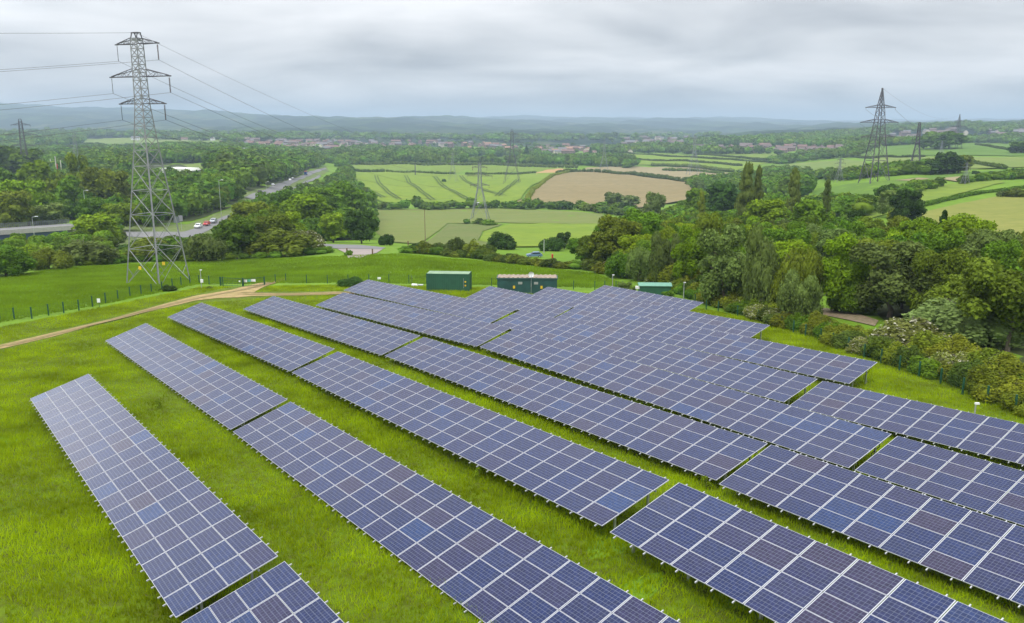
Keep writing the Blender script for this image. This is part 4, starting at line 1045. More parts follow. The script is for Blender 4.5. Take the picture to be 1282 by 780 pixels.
def reg(px, py, ytop, wpx, kind, mat, label=None, region=None, shrub=False):
    P = at(px, py); d = ray(px, ytop); H = max(.8, d[2] / d[1] * P.y - P.z); dist = P.length
    TREES.append(dict(x=P.x, y=P.y, w=wpx * dist / FPX, h=H, kind=kind, mat=mat, label=label, region=region, shrub=shrub, dist=dist))
B_, M_, D_, O_, G_, H_, P_, BL = 'leaf_bright', 'leaf_mid', 'leaf_dark', 'leaf_olive', 'leaf_grey', 'leaf_hedge', 'leaf_pale', 'leaf_blossom'
T = reg
# --- left, by the meadow edge
T(8, 346, 298, 62, 'shrub', M_, 'broad green bush at the left edge below the bridge')
T(62, 337, 303, 42, 'shrub', O_, 'dull olive brown bush right of the leftmost bush')
T(108, 331, 291, 62, 'shrub', G_, 'wide rounded grey green bush left of the tall pylon feet')
T(74, 326, 297, 34, 'shrub', M_, 'small green bush behind the olive brown one at the left')
T(122, 309, 268, 54, 'round', B_, 'bright green tree right of the bridge')
T(140, 300, 272, 30, 'round', M_, 'mid green tree between the bright one and the tall pylon')
T(176, 327, 300, 40, 'shrub', O_, 'low dark scrub inside the legs of the tall pylon')
T(205, 326, 296, 40, 'shrub', D_, 'dark thicket behind the right legs of the tall pylon')
T(190, 318, 290, 44, 'shrub', O_, 'scrub behind the middle of the tall pylon base')
T(256, 328, 286, 54, 'willow', G_, 'grey green willow bush below the three parked cars')
T(232, 326, 298, 30, 'shrub', G_, 'small grey bush between the tall pylon and the willow bush')
T(297, 324, 271, 46, 'round', M_, 'fresh green tree right of the willow bush')
T(330, 322, 290, 50, 'shrub', O_, 'dull bush between the fresh green tree and the big hawthorn')
T(362, 320, 280, 76, 'shrub', O_, 'broad dull hawthorn bush above the meadow edge, left of the drive')
T(385, 314, 281, 44, 'shrub', BL, 'hawthorn touched with blossom just left of the lane')
T(346, 304, 271, 44, 'shrub', BL, 'blossoming thorn behind the broad dull hawthorn')
T(312, 306, 250, 52, 'round', O_, 'olive topped tree above the fresh green one')
T(342, 300, 256, 34, 'round', B_, 'small bright tree in the middle of the clump left of the lane')
T(384, 300, 243, 72, 'round', B_, 'largest bright yellow green tree of the clump left of the lane')
T(358, 286, 240, 46, 'round', M_, 'mid green tree behind the small bright one')
T(417, 304, 266, 36, 'round', B_, 'neat bright green tree standing by the lane')
T(453, 305, 260, 40, 'round', D_, 'very dark round tree at the end of the clump by the lane')
T(432, 288, 228, 62, 'round', M_, 'tall mid green tree behind the very dark one')
T(405, 286, 231, 50, 'round', M_, 'tall tree behind the largest bright one')
T(455, 276, 238, 34, 'round', M_, 'green tree at the right end of the clump against the crop field')
T(484.5, 307, 288, 21, 'shrub', D_, 'small lone dark bush beside the lane')
T(437, 320, 310, 12, 'shrub', M_, 'tiny bush on the meadow left of the pinkish drive')
T(438, 359, 344, 38, 'shrub', D_, 'dark creeping bush on the fence behind the sixth row corner')
T(262, 362, 356, 9, 'shrub', O_, 'small brown tuft beside the camera pole')
T(210, 364, 355, 22, 'shrub', D_, 'dark brambles on the fence at the foot of the tall pylon')
T(216, 306, 291, 30, 'shrub', M_, 'green bush on the verge directly right of the tall pylon'); T(282, 300, 280, 34, 'round', M_, 'young green tree screening the slip road below the silver car'); T(240, 308, 294, 30, 'shrub', O_, 'olive bush on the verge below the white car')
# --- left wood
for a in ((14, 292, 236, 46, 'round', O_, 'olive tree at the left edge above the bridge'), (37, 284, 222, 52, 'round', B_, 'bright rounded tree above the bridge'), (60, 288, 254, 44, 'round', G_, 'grey green tree just above the bridge railing'),
          (75, 272, 222, 34, 'round', O_, 'olive tree left of the bluish green one above the bridge'), (90, 272, 222, 32, 'round', M_, 'bluish green tree in the left wood'), (98, 262, 196, 34, 'loose', O_, 'tall thin brownish tree in the left wood'),
          (136, 272, 209, 62, 'round', O_, 'big dark olive tree left of the tall pylon'), (117, 284, 245, 34, 'round', M_, 'mid green tree under the big dark olive one'), (152, 290, 252, 46, 'round', B_, 'yellow green tree directly left of the tall pylon'),
          (50, 262, 203, 44, 'round', B_, 'yellow green tree behind the bright one above the bridge'), (8, 262, 212, 40, 'round', M_, 'green tree at the far left edge, halfway up the wood'), (25, 232, 183, 60, 'round', M_, 'large green tree at the upper left edge'),
          (190, 283, 244, 40, 'round', M_, 'green tree seen through the tall pylon'), (172, 268, 232, 36, 'round', M_, 'green tree seen through the upper legs of the tall pylon')):
    T(*a)
# --- hedge along the far side of the meadow
for a in ((520, 317, 300, 18), (533, 318, 298, 22), (549, 318, 299, 26), (571, 320, 289, 28), (590, 322, 296, 26), (604, 323, 300, 20), (628, 312, 286, 36), (612, 318, 302, 22)):
    T(a[0], a[1], a[2], a[3], 'shrub', random.choice((D_, 'leaf_hedge_dark', O_)), None, 'mh')
T(628, 312, 286, 37, 'shrub', D_, 'round dark thorn bush above the meadow hedge, right of the olive field pylon')
T(728, 328, 296, 40, 'round', M_, 'rounded green tree just left of the right hand wood'); T(736, 316, 288, 34, 'shrub', O_, 'olive bush behind the rounded tree at the wood edge'); T(692, 314, 291, 34, 'shrub', D_, 'dark thorn bush behind the blue car'); T(706, 312, 290, 22, 'loose', D_, 'looser dark bush right of the blue car')
def hedge_row(pix, sp, wr, hr, mats, region, jitter=.8, kinds=('shrub',)):
    W = [at(*p) for p in pix]; run = 0
    for a, b in zip(W[:-1], W[1:]):
        L_ = (b - a).xy.length; k = max(1, int(L_ / sp))
        for q in range(k):
            t = (q + random.random() * .6) / k; x = a.x + (b.x - a.x) * t + random.uniform(-1, 1) * jitter; y = a.y + (b.y - a.y) * t + random.uniform(-1, 1) * jitter
            TREES.append(dict(x=x, y=y, w=random.uniform(*wr), h=random.uniform(*hr), kind=random.choice(kinds), mat=random.choice(mats), label=None, region=region, shrub=True, dist=math.hypot(x, y)))
hedge_row([(505, 316), (560, 320), (610, 325), (660, 331), (700, 335), (752, 339)], 1.9, (3.4, 5.0), (1.7, 3.0), ('leaf_hedge_dark', O_, H_, 'leaf_hedge_dark'), 'mh')
hedge_row([(-20, 338), (40, 336), (120, 332), (170, 328), (240, 328)], 3, (3, 4.4), (1.4, 2.2), ('leaf_hedge_dark', O_, M_), 'bl')
wood([(-60, 330), (-60, 306), (40, 304), (120, 300), (150, 306), (120, 318), (100, 326), (40, 330)], 5, (5, 7.5), (3, 5.5), ('shrub', 'round'), (M_, O_, B_, G_), 'bl') if False else None
hedge_row([(240, 327), (300, 325), (360, 322), (410, 317), (428, 315)], 3, (3, 4.4), (1.6, 2.4), ('leaf_hedge_dark', O_, M_), 'wl')
hedge_row([(472, 262), (520, 262), (600, 261), (660, 262), (710, 262), (756, 266), (800, 272)], 8, (9, 15), (5, 10), (D_, M_, 'leaf_hedge_dark'), 'fh', 2)
hedge_row([(752, 262), (800, 262)], 10, (12, 18), (8, 13), (G_, P_, M_), 'fh', 3, ('round',))
hedge_row([(580, 280), (600, 281), (618, 283)], 5, (5, 8), (2, 3.5), (M_, 'leaf_hedge_dark'), 'p2')
# --- shrubs behind the right hand fence
FR = [(752, 345), (800, 352), (838, 360), (858, 370), (884, 383), (923, 391), (978, 410), (1027, 424), (1081, 443), (1125, 458), (1177, 474), (1235, 498), (1300, 524)]
hedge_row([(p[0] + 1, p[1] - 3) for p in FR], 1.5, (3.0, 4.6), (2.0, 3.1), (H_, O_, H_, 'leaf_hedge_dark', H_, M_, H_, BL), 'fr', .5)
hedge_row([(p[0] + 8, p[1] - 17) for p in FR if p[0] < 1000], 2.0, (3.6, 5.4), (2.5, 3.8), (H_, H_, O_, 'leaf_hedge_dark', M_), 'fr', .9)
hedge_row([(p[0] + 8, p[1] - 17) for p in FR if p[0] > 1110], 2.0, (3.6, 5.4), (2.5, 3.8), (H_, H_, O_, 'leaf_hedge_dark', M_), 'fr', .9)
T(786, 369, 353, 18, 'loose', G_, 'pale feathery young bush left of the kiosk'); T(836, 376, 363, 16, 'loose', M_, 'young bush growing in front of the kiosk'); T(778, 366, 352, 16, 'loose', G_, 'thin pale sapling by the fence left of the kiosk')
hedge_row([(p[0] + 2, p[1] - 11) for p in FR if 970 < p[0] < 1180], 1.7, (2.8, 4.2), (1.7, 2.4), (H_, O_, 'leaf_hedge_dark', H_, M_), 'fr', .7)
# --- right wood, hand placed
for a in ((775, 338, 270, 70, 'loose', O_, 'tall olive tree at the left end of the right hand wood'), (742, 333, 296, 44, 'round', O_, 'low olive tree at the very start of the right hand wood'), (757, 330, 283, 40, 'round', M_, 'mid green tree at the left shoulder of the right hand wood'),
          (803, 335, 262, 60, 'round', M_, 'broad green tree second along the right hand wood'), (800, 352, 300, 44, 'willow', G_, 'soft silvery willow low in the right hand wood'), (778, 348, 305, 46, 'shrub', M_, 'green thicket at the foot of the tall olive tree'),
          (862, 364, 286, 50, 'loose', B_, 'bright yellow green tree standing out of the right hand wood'), (832, 356, 290, 44, 'willow', G_, 'grey green tree just left of the bright yellow green one'), (852, 359, 320, 60, 'shrub', H_, 'brownish green thicket below the bright yellow green tree'),
          (905, 384, 288, 74, 'loose', G_, 'large dark grey green tree right of the bright yellow green one'), (948, 392, 284, 60, 'willow', G_, 'grey willow with pale stems in the middle of the right hand wood'), (880, 352, 270, 46, 'round', O_, 'olive tree behind the bright yellow green one'),
          (995, 396, 292, 72, 'willow', O_, 'large olive willow left of the bright tree above the path'), (1000, 408, 340, 60, 'willow', G_, 'drooping grey willow low in front of the right hand wood'), (1046, 390, 296, 66, 'loose', B_, 'bright green tree behind the brown path'),
          (1112, 398, 308, 112, 'loose', G_, 'biggest grey green tree, broad and drooping, right of the brown path'), (1068, 392, 340, 54, 'shrub', M_, 'dark green thicket behind the right end of the brown path'),
          (1140, 345, 275, 62, 'round', B_, 'bright rounded tree above the biggest grey green tree'), (1206, 352, 274, 84, 'round', B_, 'broad bright oak right of the conifer'), (1174, 345, 266, 44, 'conifer', D_, 'dark conifer between the two bright trees at the right'),
          (1206, 432, 356, 112, 'shrub', P_, 'large pale round bush at the right, its leaves whitish green'), (1262, 440, 312, 110, 'loose', O_, 'large olive tree filling the right edge'), (1136, 440, 386, 92, 'shrub', BL, 'hawthorn white with blossom in front of the pale round bush'),
          (1182, 400, 318, 70, 'loose', O_, 'olive tree left of the large one at the right edge'), (1195, 470, 428, 60, 'shrub', BL, 'blossoming thorn bush close behind the right hand fence'), (1250, 486, 436, 70, 'shrub', H_, 'brownish hawthorn behind the fence at the right edge'),
          (931, 300, 206, 23, 'poplar', 'leaf_poplar', 'tallest broad poplar, leftmost of the poplars'), (945, 298, 211, 14, 'poplar', 'leaf_poplar', 'poplar touching the right side of the tallest one'), (989, 296, 212, 16, 'poplar', 'leaf_poplar', 'slender poplar in the middle of the poplars'),
          (994, 294, 218, 11, 'poplar', 'leaf_poplar', 'thin poplar beside the slender middle one'), (1031, 300, 225, 11, 'poplar', 'leaf_poplar', 'narrow pointed poplar, rightmost of the poplars'), (876, 300, 240, 11, 'poplar', O_, 'small dull poplar left of the tall poplars'),
          (1069, 305, 261, 24, 'round', D_, 'dark blue green tree right of the rightmost poplar'), (1134, 280, 235, 38, 'round', D_, 'dark round tree in the pasture hedge at the right'), (1112, 272, 238, 30, 'round', G_, 'grey green tree left of the dark round one'),
          (1104, 262, 233, 18, 'round', D_, 'small dark tree behind the grey green one in the pasture hedge'), (1085, 268, 243, 26, 'round', M_, 'mid green tree in the pasture hedge below the pointed pylon'), (1066, 270, 246, 26, 'round', M_, 'green tree left of the mid green one in the pasture hedge'),
          (820, 292, 240, 30, 'loose', P_, 'pale yellowish tree above the left part of the right hand wood'), (904, 285, 229, 50, 'round', D_, 'dark domed tree left of the tallest poplar'), (872, 282, 236, 38, 'round', M_, 'green tree left of the dark domed one'),
          (960, 305, 246, 60, 'round', B_, 'bright green tree below the tallest poplar'), (1010, 312, 250, 50, 'round', M_, 'green tree below the slender middle poplar'), (1252, 352, 292, 50, 'round', M_, 'mid green tree right of the broad bright oak'),
          (1122, 278, 258, 22, 'shrub', O_, 'brownish bush in front of the dark round pasture tree'), (1186, 218, 190, 34, 'round', D_, 'dark domed tree in the clump on the hillside pasture'), (1200, 217, 193, 26, 'round', O_, 'olive tree on the right of the hillside clump'),
          (1165, 219, 200, 26, 'round', D_, 'low dark tree on the left of the hillside clump'), (1172, 187, 165, 40, 'round', M_, 'broad clump tree on the skyline pasture'), (1188, 187, 165, 36, 'round', M_, 'rounded tree right of the broad clump tree on the skyline pasture'), (1156, 187, 170, 26, 'round', M_, 'lower tree left of the broad clump tree on the skyline pasture'), (1278, 192, 176, 30, 'round', M_, 'round tree at the right edge above the pasture'),
          (1267, 217, 209, 13, 'shrub', D_, 'lone round bush on the pale pasture near the right edge'), (1221, 218, 211.5, 9, 'shrub', D_, 'small bush left of the lone round bush on the pasture'), (1242, 218, 213, 10, 'shrub', D_, 'low bush between the two pasture bushes'),
          (1253, 247, 236, 12, 'shrub', G_, 'small grey bush beside the brownish hedge end at the right'), (1270, 247, 233, 26, 'shrub', O_, 'brownish bush at the right end of the pasture hedge'),
          (556, 228.5, 222, 6, 'shrub', D_, 'little bush at the foot of the faint pylon in the bright crop'), (672, 193, 184, 14, 'round', D_, 'dark tree left of the conifers behind the strip wood'), (659, 200, 183, 15, 'conifer', D_, 'dark conifer at the left end of the strip wood'), (739, 197, 184.5, 10, 'conifer', D_, 'dark tree above the middle of the strip wood')):
    T(*a)
# --- random fill of the woods
LATE = []
def wood(pix, sp, wr, hr, kinds, mats, region, avoid=2.6, excl=()):
    P = wpoly(pix); xs = [p[0] for p in P]; ys = [p[1] for p in P]
    gx_ = np.arange(min(xs), max(xs), sp); gy_ = np.arange(min(ys), max(ys), sp)
    X, Y = np.meshgrid(gx_, gy_); X = X + rng.uniform(-.42, .42, X.shape) * sp; Y = Y + rng.uniform(-.42, .42, Y.shape) * sp
    X, Y = X.ravel(), Y.ravel(); k = in_poly(X, Y, P)
    for e_ in excl: k &= ~in_poly(X, Y, wpoly(e_))
    X, Y = X[k], Y[k]
    hand = np.array([(t['x'], t['y'], t['w']) for t in TREES if t['label']])
    d = np.hypot(X, Y); inv = np.abs(np.arctan2(X, Y)) < math.radians(34)
    for x, y, dd, iv in zip(X, Y, d, inv):
        if not iv: continue
        if len(hand) and dd < 320 and (np.hypot(hand[:, 0] - x, hand[:, 1] - y) < hand[:, 2] * .42).any(): continue
        w_ = random.uniform(*wr)
        TREES.append(dict(x=x, y=y, w=w_, h=random.uniform(*hr), kind=random.choice(kinds), mat=random.choice(mats), label=None, region=region, shrub=False, dist=dd))
RK = ('round', 'round', 'loose')
wood([(-60, 285), (-60, 228), (100, 226), (260, 234), (300, 238), (296, 258), (240, 278), (150, 284), (95, 272), (92, 277), (40, 277)], 8.5, (8, 12), (8, 11.5), RK, (M_, B_, O_, M_, G_), 'lw')
wood([(-60, 330), (-60, 316), (40, 314), (90, 310), (110, 300), (150, 300), (150, 308), (124, 318), (100, 326), (40, 330)], 4.6, (5, 7.5), (3, 5.5), ('shrub', 'round'), (M_, O_, B_, G_), 'bl')
wood([(160, 326), (160, 314), (215, 308), (245, 306), (270, 300), (282, 318), (250, 325)], 4.6, (4.5, 6.5), (2.5, 4), ('shrub',), (M_, O_, G_, D_), 'bl')
wood([(300, 320), (294, 300), (306, 284), (336, 264), (362, 254), (420, 228), (428, 216), (440, 214), (444, 234), (462, 246), (466, 262), (463, 300), (400, 302), (350, 318)], 7.5, (7.5, 11), (7, 10.5), RK, (M_, B_, M_, O_), 'ml', excl=([(225, 303), (242, 284), (300, 258), (325, 255), (312, 268), (290, 280), (268, 296)], [(410, 303), (500, 305), (490, 326), (425, 326)], [(155, 360), (155, 312), (230, 312), (235, 360)]))
wood([(-60, 226), (-60, 200), (140, 196), (300, 200), (395, 204), (408, 207), (384, 213), (345, 228), (300, 243), (296, 236), (100, 224)], 14, (14, 20), (11, 17), ('round',), (M_, M_, B_, D_, O_), 'lw', excl=([(265, 205), (178, 205), (178, 250), (265, 250)],))
wood([(170, 250), (170, 234), (225, 232), (270, 232), (268, 250), (225, 252)], 7, (7, 10), (4, 6), RK, (M_, B_, O_), 'lw')
wood([(-60, 198), (-60, 188), (60, 188), (130, 187.5), (290, 183), (330, 187), (420, 192), (420, 205), (300, 199), (140, 195)], 16, (13, 19), (8, 12), ('round',), (M_, D_, D_), 'fw')
wood([(420, 205.5), (420, 191), (470, 188), (560, 193), (590, 194), (660, 193.5), (690, 197), (640, 197.5), (584, 197.5), (584, 204.5), (640, 205), (640, 207), (520, 205.2)], 18, (15, 22), (10, 17), ('round',), (M_, D_, M_), 'fw')
wood([(424, 212), (424, 206), (470, 204), (500, 206), (436, 207)], 12, (12, 16), (9, 13), ('round',), (M_,), 'fw')
wood([(652, 206), (650, 203), (700, 201), (745, 200), (790, 203), (797, 208), (788, 211.5), (745, 209), (700, 207.5)], 13, (13, 17), (11, 15), ('round',), (M_, D_, M_), 'sw')
wood([(742, 193), (742, 188), (830, 185), (870, 189), (930, 192.5), (985, 192.5), (960, 193), (900, 195), (820, 192)], 20, (17, 24), (10, 17), ('round',), (M_, D_, M_), 'fw')
wood([(1000, 198), (1004, 193), (1060, 192), (1095, 184), (1070, 197), (1050, 198.5), (975, 206), (960, 204)], 16, (13, 20), (6, 12), ('round',), (M_, D_), 'fw')
wood([(862, 231), (900, 229), (940, 225), (975, 224), (1012, 232), (1010, 249), (940, 246), (900, 241), (870, 241)], 9, (9, 14), (7, 11), RK, (M_, D_, B_, 'leaf_hedge_dark'), 'rw')
wood([(960, 213), (1000, 215), (1045, 220), (1090, 216), (1160, 214), (1210, 214), (1180, 218), (1110, 221), (1060, 226), (1000, 223), (950, 220)], 9, (8, 13), (5, 8.5), RK, (M_, D_, B_, 'leaf_hedge_dark'), 'rw')
wood([(1018, 270), (1014, 256), (1040, 256), (1070, 262), (1095, 262), (1095, 272), (1060, 278)], 7, (7, 10), (4, 6.5), RK, (M_, D_, G_), 'rw')
wood([(1098, 246), (1150, 234), (1200, 231.5), (1258, 221), (1300, 218), (1300, 223), (1250, 226), (1180, 233), (1120, 252)], 4.5, (4.5, 6.5), (3, 4.5), ('shrub',), ('leaf_hedge_dark', M_, D_), 'ph')
wood([(748, 338), (748, 325), (770, 312), (790, 296), (830, 280), (862, 262), (900, 256), (1000, 266), (1020, 288), (1050, 302), (1075, 310), (1100, 322), (1150, 334), (1215, 338), (1330, 350), (1330, 470), (1240, 452), (1180, 440), (1140, 405), (1090, 378), (1040, 366), (1000, 380), (960, 384), (880, 368), (800, 345)], 6.2, (6, 9.5), (5.5, 9), ('round', 'loose', 'willow', 'loose'), (M_, O_, G_, O_, B_, M_), 'rw', excl=([(1000, 370), (1040, 366), (1098, 382), (1104, 404), (1040, 404), (1000, 388)], [(1020, 372), (1060, 372), (1090, 382), (1088, 388), (1064, 380), (1030, 377)]))
# far ridges and scattered distant woods: reads as one mass
def farwood(pix, n, wr, hr, region='fw'):
    xs = [p[0] for p in pix]; ys = [p[1] for p in pix]; c = 0
    while c < n:
        x, y = random.uniform(min(xs), max(xs)), random.uniform(min(ys), max(ys))
        if not in_poly(np.array([x]), np.array([y]), pix)[0]: continue
        P = at(x, y); c += 1
        TREES.append(dict(x=P.x, y=P.y, w=random.uniform(*wr), h=random.uniform(*hr), kind='round', mat=M_, label=None, region=region, shrub=False, dist=P.length))
farwood([(60, 174), (85, 168), (160, 169), (210, 170), (290, 172), (200, 170.5), (110, 173), (100, 182), (60, 184)], 330, (16, 26), (11, 17))
farwood([(860, 184), (860, 179), (960, 174), (1080, 166), (1120, 158), (1200, 156), (1290, 160), (1290, 167), (1230, 168), (1200, 160), (1120, 168), (1085, 182), (1060, 187), (960, 183)], 900, (18, 28), (12, 18))
farwood([(1060, 186), (1090, 180), (1200, 176), (1290, 172), (1290, 180), (1200, 179.5), (1100, 183.5), (1065, 197)], 260, (14, 22), (8, 14))
farwood([(290, 190), (300, 178), (470, 174), (620, 178), (740, 182), (800, 184), (740, 192), (660, 191), (560, 190), (420, 192)], 170, (10, 16), (6, 9))
farwood([(740, 184), (780, 174), (900, 171), (1000, 176), (900, 186), (800, 186)], 130, (11, 18), (6, 10))
farwood([(0, 188), (0, 166), (60, 165), (200, 166), (420, 169), (700, 172), (900, 168), (900, 172), (700, 178), (420, 175), (290, 178), (60, 170), (55, 186)], 700, (20, 34), (10, 18))

REG = dict(bl=('bush in the scrub below the road bridge at the left', 'scrub below the road bridge'), mh=('bush in the hedge along the far side of the meadow', 'bushes of the meadow hedge'),
           wl=('scrubby bush at the foot of the clump left of the lane', 'scrub at the foot of the left clump'),
           fh=('bush of the hedgerow between olive field and bright crop', 'bushes of the valley hedgerow'), p2=('scrub round the feet of the olive field pylon', 'scrub under the olive field pylon'),
           fr=('hawthorn in the belt behind the right hand fence', 'hawthorns behind the right hand fence'), lw=('tree of the left wood beside the tallest pylon', 'trees of the left wood'),
           ml=('tree of the clump between slip road and lane', 'trees of the clump left of the lane'), fw=('distant tree in the wooded belts below the hills', 'distant trees'), sw=('tree of the strip wood behind the brown field', 'trees of the strip wood'),
           rw=('tree of the right wood beyond the fence shrubs', 'trees of the right hand wood'), ph=('bush in the hedge crossing the right hand pasture', 'bushes of the pasture hedge'))
KD = dict(leaf_bright='bright yellow green', leaf_mid='mid green', leaf_dark='dark green', leaf_olive='olive', leaf_grey='grey green', leaf_hedge='yellowish brown green', leaf_hedge_dark='deep olive', leaf_pale='pale green', leaf_blossom='white blossomed', leaf_poplar='brown green')
for t in TREES: t['z'] = gz(t['x'], t['y'])
X_ = np.array([t['x'] for t in TREES]); Y_ = np.array([t['y'] for t in TREES])
order = sorted(range(len(TREES)), key=lambda i: (0 if TREES[i]['label'] else 1, -(TREES[i]['w'] * TREES[i]['h']) ** .5 / TREES[i]['dist']))
nt_, ns_ = 0, 0; rest = []
for i in order:
    t = TREES[i]
    sh = t['shrub'] or t['kind'] == 'shrub'
    if abs(math.atan2(t['x'], t['y'])) > math.radians(35.5): continue
    if not t['label'] and ((sh and ns_ >= 290) or (not sh and nt_ >= 290)): rest.append(t); continue
    if sh: ns_ += 1
    else: nt_ += 1
    lod = 0 if t['dist'] < 190 else (1 if t['dist'] < 420 else 2)
    ppx = t['w'] / t['dist'] * 840
    if ppx < 14: lod = 2
    elif ppx < 26: lod = max(lod, 1)
    v = random.randrange(3 if lod else 4)
    lab = t['label'] or f"{KD[t['mat']]} {REG[t['region']][0]}"
    g = empty('shrub' if sh else {'poplar': 'poplar_tree', 'conifer': 'conifer_tree', 'willow': 'willow_tree'}.get(t['kind'], 'broadleaf_tree'), (t['x'], t['y'], t['z'] - .15), random.uniform(0, 6.28), lab, 'shrub' if sh else 'tree', None if t['label'] else f"{KD[t['mat']]} {REG[t['region']][1]}")
    g.scale = (t['w'] * 1.08, t['w'] * 1.08, t['h'] * 1.03)
    link('crown', crown(t['kind'], lod, t['mat'], v), g)
    link('trunk', TR[v % 3], g)
print('individual trees', nt_, 'shrubs', ns_, 'rest', len(rest))
# the remaining, smaller trees together
far_p = []
for v in range(4):
    rs = np.random.default_rng(90 + v)
    lo = crown_lobes('round' if v < 3 else 'loose', rs)
    far_p.append((leafcloud(lo, 420, .14, rs, core=.0, spread=.12), leafcloud(lo, 150, .2, rs, core=0, spread=.12), leafcloud(lo, 2200, .066, rs, core=0)))
cs = [(IV * np.array([.36, .36, .36]) + np.array([0, 0, .52]))]
VV, FF, TT = [], [], []; o = 0
for t in rest:
    q = random.random(); k = t['dist']
    V, F = far_p[random.randrange(4)][2 if k < 330 else (0 if k < 1400 else 1)]
    V = np.concatenate([V, cs[0]]); F = np.concatenate([F, IF + len(V) - len(IV)])
    a = random.uniform(0, 6.28); c_, s_ = math.cos(a), math.sin(a)
    X = V[:, 0] * c_ - V[:, 1] * s_; Y = V[:, 0] * s_ + V[:, 1] * c_
    VV.append(np.stack([X * t['w'] * 1.1 + t['x'], Y * t['w'] * 1.1 + t['y'], V[:, 2] * t['h'] * 1.05 + t['z'] - .3], 1)); FF.append(F + o); o += len(V); TT.append(np.full(len(V), q))
if VV:
    tag(link('woodland', np_mesh('woodland', np.concatenate(VV), np.concatenate(FF), 'leaf_far', tint=np.concatenate(TT))), kind='stuff')
# dark litter under the woods
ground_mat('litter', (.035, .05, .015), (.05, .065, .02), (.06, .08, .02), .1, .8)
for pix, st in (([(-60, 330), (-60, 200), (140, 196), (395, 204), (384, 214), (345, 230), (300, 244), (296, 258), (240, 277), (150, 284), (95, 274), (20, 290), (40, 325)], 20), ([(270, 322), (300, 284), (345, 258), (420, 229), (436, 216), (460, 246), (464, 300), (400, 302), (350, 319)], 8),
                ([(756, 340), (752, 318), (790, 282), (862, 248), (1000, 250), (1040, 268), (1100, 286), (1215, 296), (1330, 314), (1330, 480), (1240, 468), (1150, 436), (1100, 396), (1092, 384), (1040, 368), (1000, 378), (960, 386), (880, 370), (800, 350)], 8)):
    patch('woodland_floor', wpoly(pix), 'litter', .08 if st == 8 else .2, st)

# field hedges: dark clipped lines
def hedge(pix, h, w_, label, mat='leaf_hedge_dark', sz=.9):
    W = [at(*p) for p in pix]; rs = np.random.default_rng(int(pix[0][0]) + 5); lo = []; o = W[0]
    for a, b in zip(W[:-1], W[1:]):
        L_ = (b - a).length; k = max(1, int(L_ / (w_ * .9)))
        for q in range(k):
            p = a + (b - a) * (q + rs.random() * .5) / k; s = rs.uniform(.75, 1.15); hh = h * rs.uniform(.85, 1.15); z = gz(p.x, p.y)
            lo.append((p.x - o.x, p.y - o.y, z + hh * .5 - o.z, w_ * .62 * s, w_ * .62 * s, hh * .56))
    V, F = leafcloud(lo, min(26000, 130 * len(lo)), sz, rs, core=.85)
    tag(link('hedge', np_mesh('hedge', V, F, mat), None, o), label, 'hedge', None)
hedge([(782, 257.0), (724, 215.6)][:0] or [(725, 216.2), (760, 217.5), (800, 220.8), (862, 229)], 5, 6, 'long dark hedge dividing the brown field from the tan field')
hedge([(698, 217.8), (722, 214.9)], 4, 5, 'short dark hedge left of the long brown field hedge')
hedge([(660, 252), (668, 238), (690, 221), (712, 215.5)], 3, 4.5, 'grassy hedge curving along the left side of the brown field', 'leaf_hedge', .8)
hedge([(434, 214.6), (480, 215), (520, 216.5), (570, 218.2)], 3.2, 4, 'low dark hedge crossing the bright crop at the left')
hedge([(583, 219), (630, 219), (672, 217.4)], 3.2, 4, 'low dark hedge crossing the bright crop behind the olive field pylon')
hedge([(422, 206.2), (500, 205.8), (600, 207), (660, 209), (725, 210.3)], 5, 6, 'long dark hedge along the far end of the bright crop')
hedge([(816, 208), (860, 209.5), (918, 215.6)], 5, 6, 'dark hedge behind the tan field below the green strips')
hedge([(830, 214), (880, 216), (905, 218.5)], 4, 5, 'dark hedge inside the tan field below the pylon')
hedge([(742, 193.5), (820, 195), (900, 200), (965, 204)], 3.5, 5, 'thin hedge across the far green strips', sz=1.4)
hedge([(796, 200.5), (860, 202.5), (930, 208)], 3.5, 5, 'lower thin hedge across the far green strips', sz=1.4)
hedge([(870, 194), (930, 198.5), (985, 200.5)], 3.5, 5, 'short thin hedge at the right of the far green strips', sz=1.4)
hedge([(1055, 197.6), (1100, 198), (1158, 197)], 2.6, 3.5, 'dark hedge crossing the hillside pasture behind the pointed pylon')
hedge([(1200, 204), (1230, 207), (1258, 212)], 2.6, 3.5, 'short dark hedge on the pale pasture right of the hillside clump')
hedge([(1222, 181.8), (1260, 188), (1290, 193)], 3, 4, 'hedge running down the skyline pasture to the right edge')
hedge([(98, 181.8), (160, 181.5), (285, 179.4)], 4, 6, 'thin hedge under the pale field at the left', sz=1.4)
hedge([(1135, 264), (1180, 252), (1225, 243), (1290, 236)], 1.2, 2.2, 'low grassy hedge between the green and the pale olive field at the right', 'leaf_mid', .6)

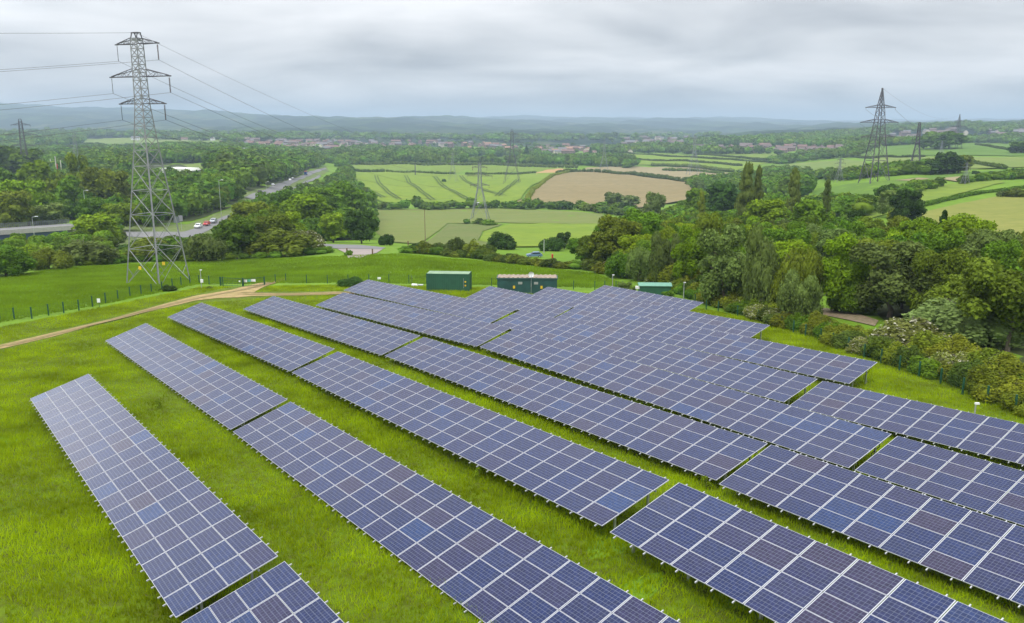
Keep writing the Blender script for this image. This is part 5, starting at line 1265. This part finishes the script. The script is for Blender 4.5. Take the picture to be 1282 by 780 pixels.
# ---------------------------------------------------------------- grass
def grass(name, P, n, hr, wd, mat, rmax, per=3, rmin=0, clump=.0, excl=()):
    P = np.array(P); rs = np.random.default_rng(5)
    lo, hi = P.min(0), P.max(0); lo = np.maximum(lo, [-90, 15]); hi = np.minimum(hi, [70, rmax])
    X = rs.uniform(lo[0], hi[0], n * 4); Y = rs.uniform(lo[1], hi[1], n * 4)
    k = (np.abs(np.arctan2(X, Y)) < math.radians(34)) & (np.hypot(X, Y) < rmax) & (rs.random(n * 4) < np.clip(55 / np.hypot(X, Y), .25, 1) ** .8)
    X, Y = X[k], Y[k]; k = in_poly(X, Y, [tuple(p) for p in P])
    for e_ in excl: k &= ~in_poly(X, Y, e_)
    X, Y = X[k][:n], Y[k][:n]; n = len(X); Z = ground(X, Y)
    big = .7 + .5 * (np.sin(X * .35 + np.sin(Y * .22) * 2) * np.cos(Y * .31 + X * .23) * .5 + .5) + rs.normal(0, .15, n)
    V = []; 
    for q in range(per):
        a = rs.uniform(0, 6.28, n); h = rs.uniform(*hr, n) * np.clip(big, .4, 1.5); w_ = wd * rs.uniform(.6, 1.4, n); l = rs.normal(0, .35, (n, 2)) * h[:, None]
        ox, oy = rs.normal(0, .06, n), rs.normal(0, .06, n)
        V.append(np.stack([np.stack([X + ox - np.cos(a) * w_, Y + oy - np.sin(a) * w_, Z - .02], 1), np.stack([X + ox + np.cos(a) * w_, Y + oy + np.sin(a) * w_, Z - .02], 1), np.stack([X + ox + l[:, 0], Y + oy + l[:, 1], Z + h], 1)], 1))
    V = np.concatenate(V).reshape(-1, 3); F = np.arange(len(V)).reshape(-1, 3)
    tag(link(name, np_mesh(name, V, F, mat)), kind='stuff')
trk = wpoly([(0, 431), (60, 417), (140, 398), (200, 381), (245, 369), (290, 360), (318, 353), (345, 351), (357, 348.5), (360, 351), (332, 361), (318, 366), (420, 365), (447, 366), (447, 369.5), (345, 372), (300, 377), (245, 380), (200, 389), (130, 407), (60, 426), (0, 440)])
grass('grass', near_poly, 380000, (.10, .34), .026, 'grass_blade', 135, 3, excl=(trk,))
grass('meadow_grass', wpoly([(-60, 400), (-60, 345), (100, 334), (230, 328), (400, 322), (500, 318), (620, 329), (740, 342), (800, 362), (620, 357), (420, 354), (330, 355), (250, 356), (130, 381), (0, 404)]), 90000, (.12, .4), .06, 'meadow_blade', 210, 3)

for o_ in col.objects:
    if o_.get('label') and len(o_['label'].split()) > 16: print('LONG', o_['label'])
def weed(px, py, h, label, mat='leaf_bright'):
    P = at(px, py); rs = np.random.default_rng(int(px)); m = MB().mat('bark'); V, F = leafcloud([(rs.normal(0, .12), rs.normal(0, .12), h * k, .16, .16, .14) for k in (.2, .4, .6, .8)], 260, .07, rs, core=0)
    g = empty('weed', P, 0, label, 'plant'); link('foliage', np_mesh('foliage', V, F, mat), g); m.bar((0, 0, 0), (0, 0, h * .9), .02, 4).build('stem', g)
weed(884, 613, .75, 'leafy weed at the slot end of the fourth row middle table'); weed(200, 512, .8, 'small weed clump beside the leftmost long table')
weed(600, 600, .6, 'weed on the wide grass strip below the third row middle table')
# ---------------------------------------------------------------- haze
m = bpy.data.materials.new('haze'); m.use_nodes = True; t = m.node_tree; t.nodes.remove(t.nodes['Principled BSDF'])
pv = t.nodes.new('ShaderNodeVolumePrincipled'); pv.inputs['Color'].default_value = (.60, .785, .965, 1); pv.inputs['Density'].default_value = 1.5e-4; pv.inputs['Anisotropy'].default_value = .1
t.links.new(pv.outputs[0], t.nodes['Material Output'].inputs['Volume'])
hz = MB(); hz.box((0, 0, (235 - 100) / 2), (36000, 36000, 335)); me = bpy.data.meshes.new('haze'); me.from_pydata(hz.v, [], hz.f); me.materials.append(m)
tag(link('haze', me), kind='stuff')
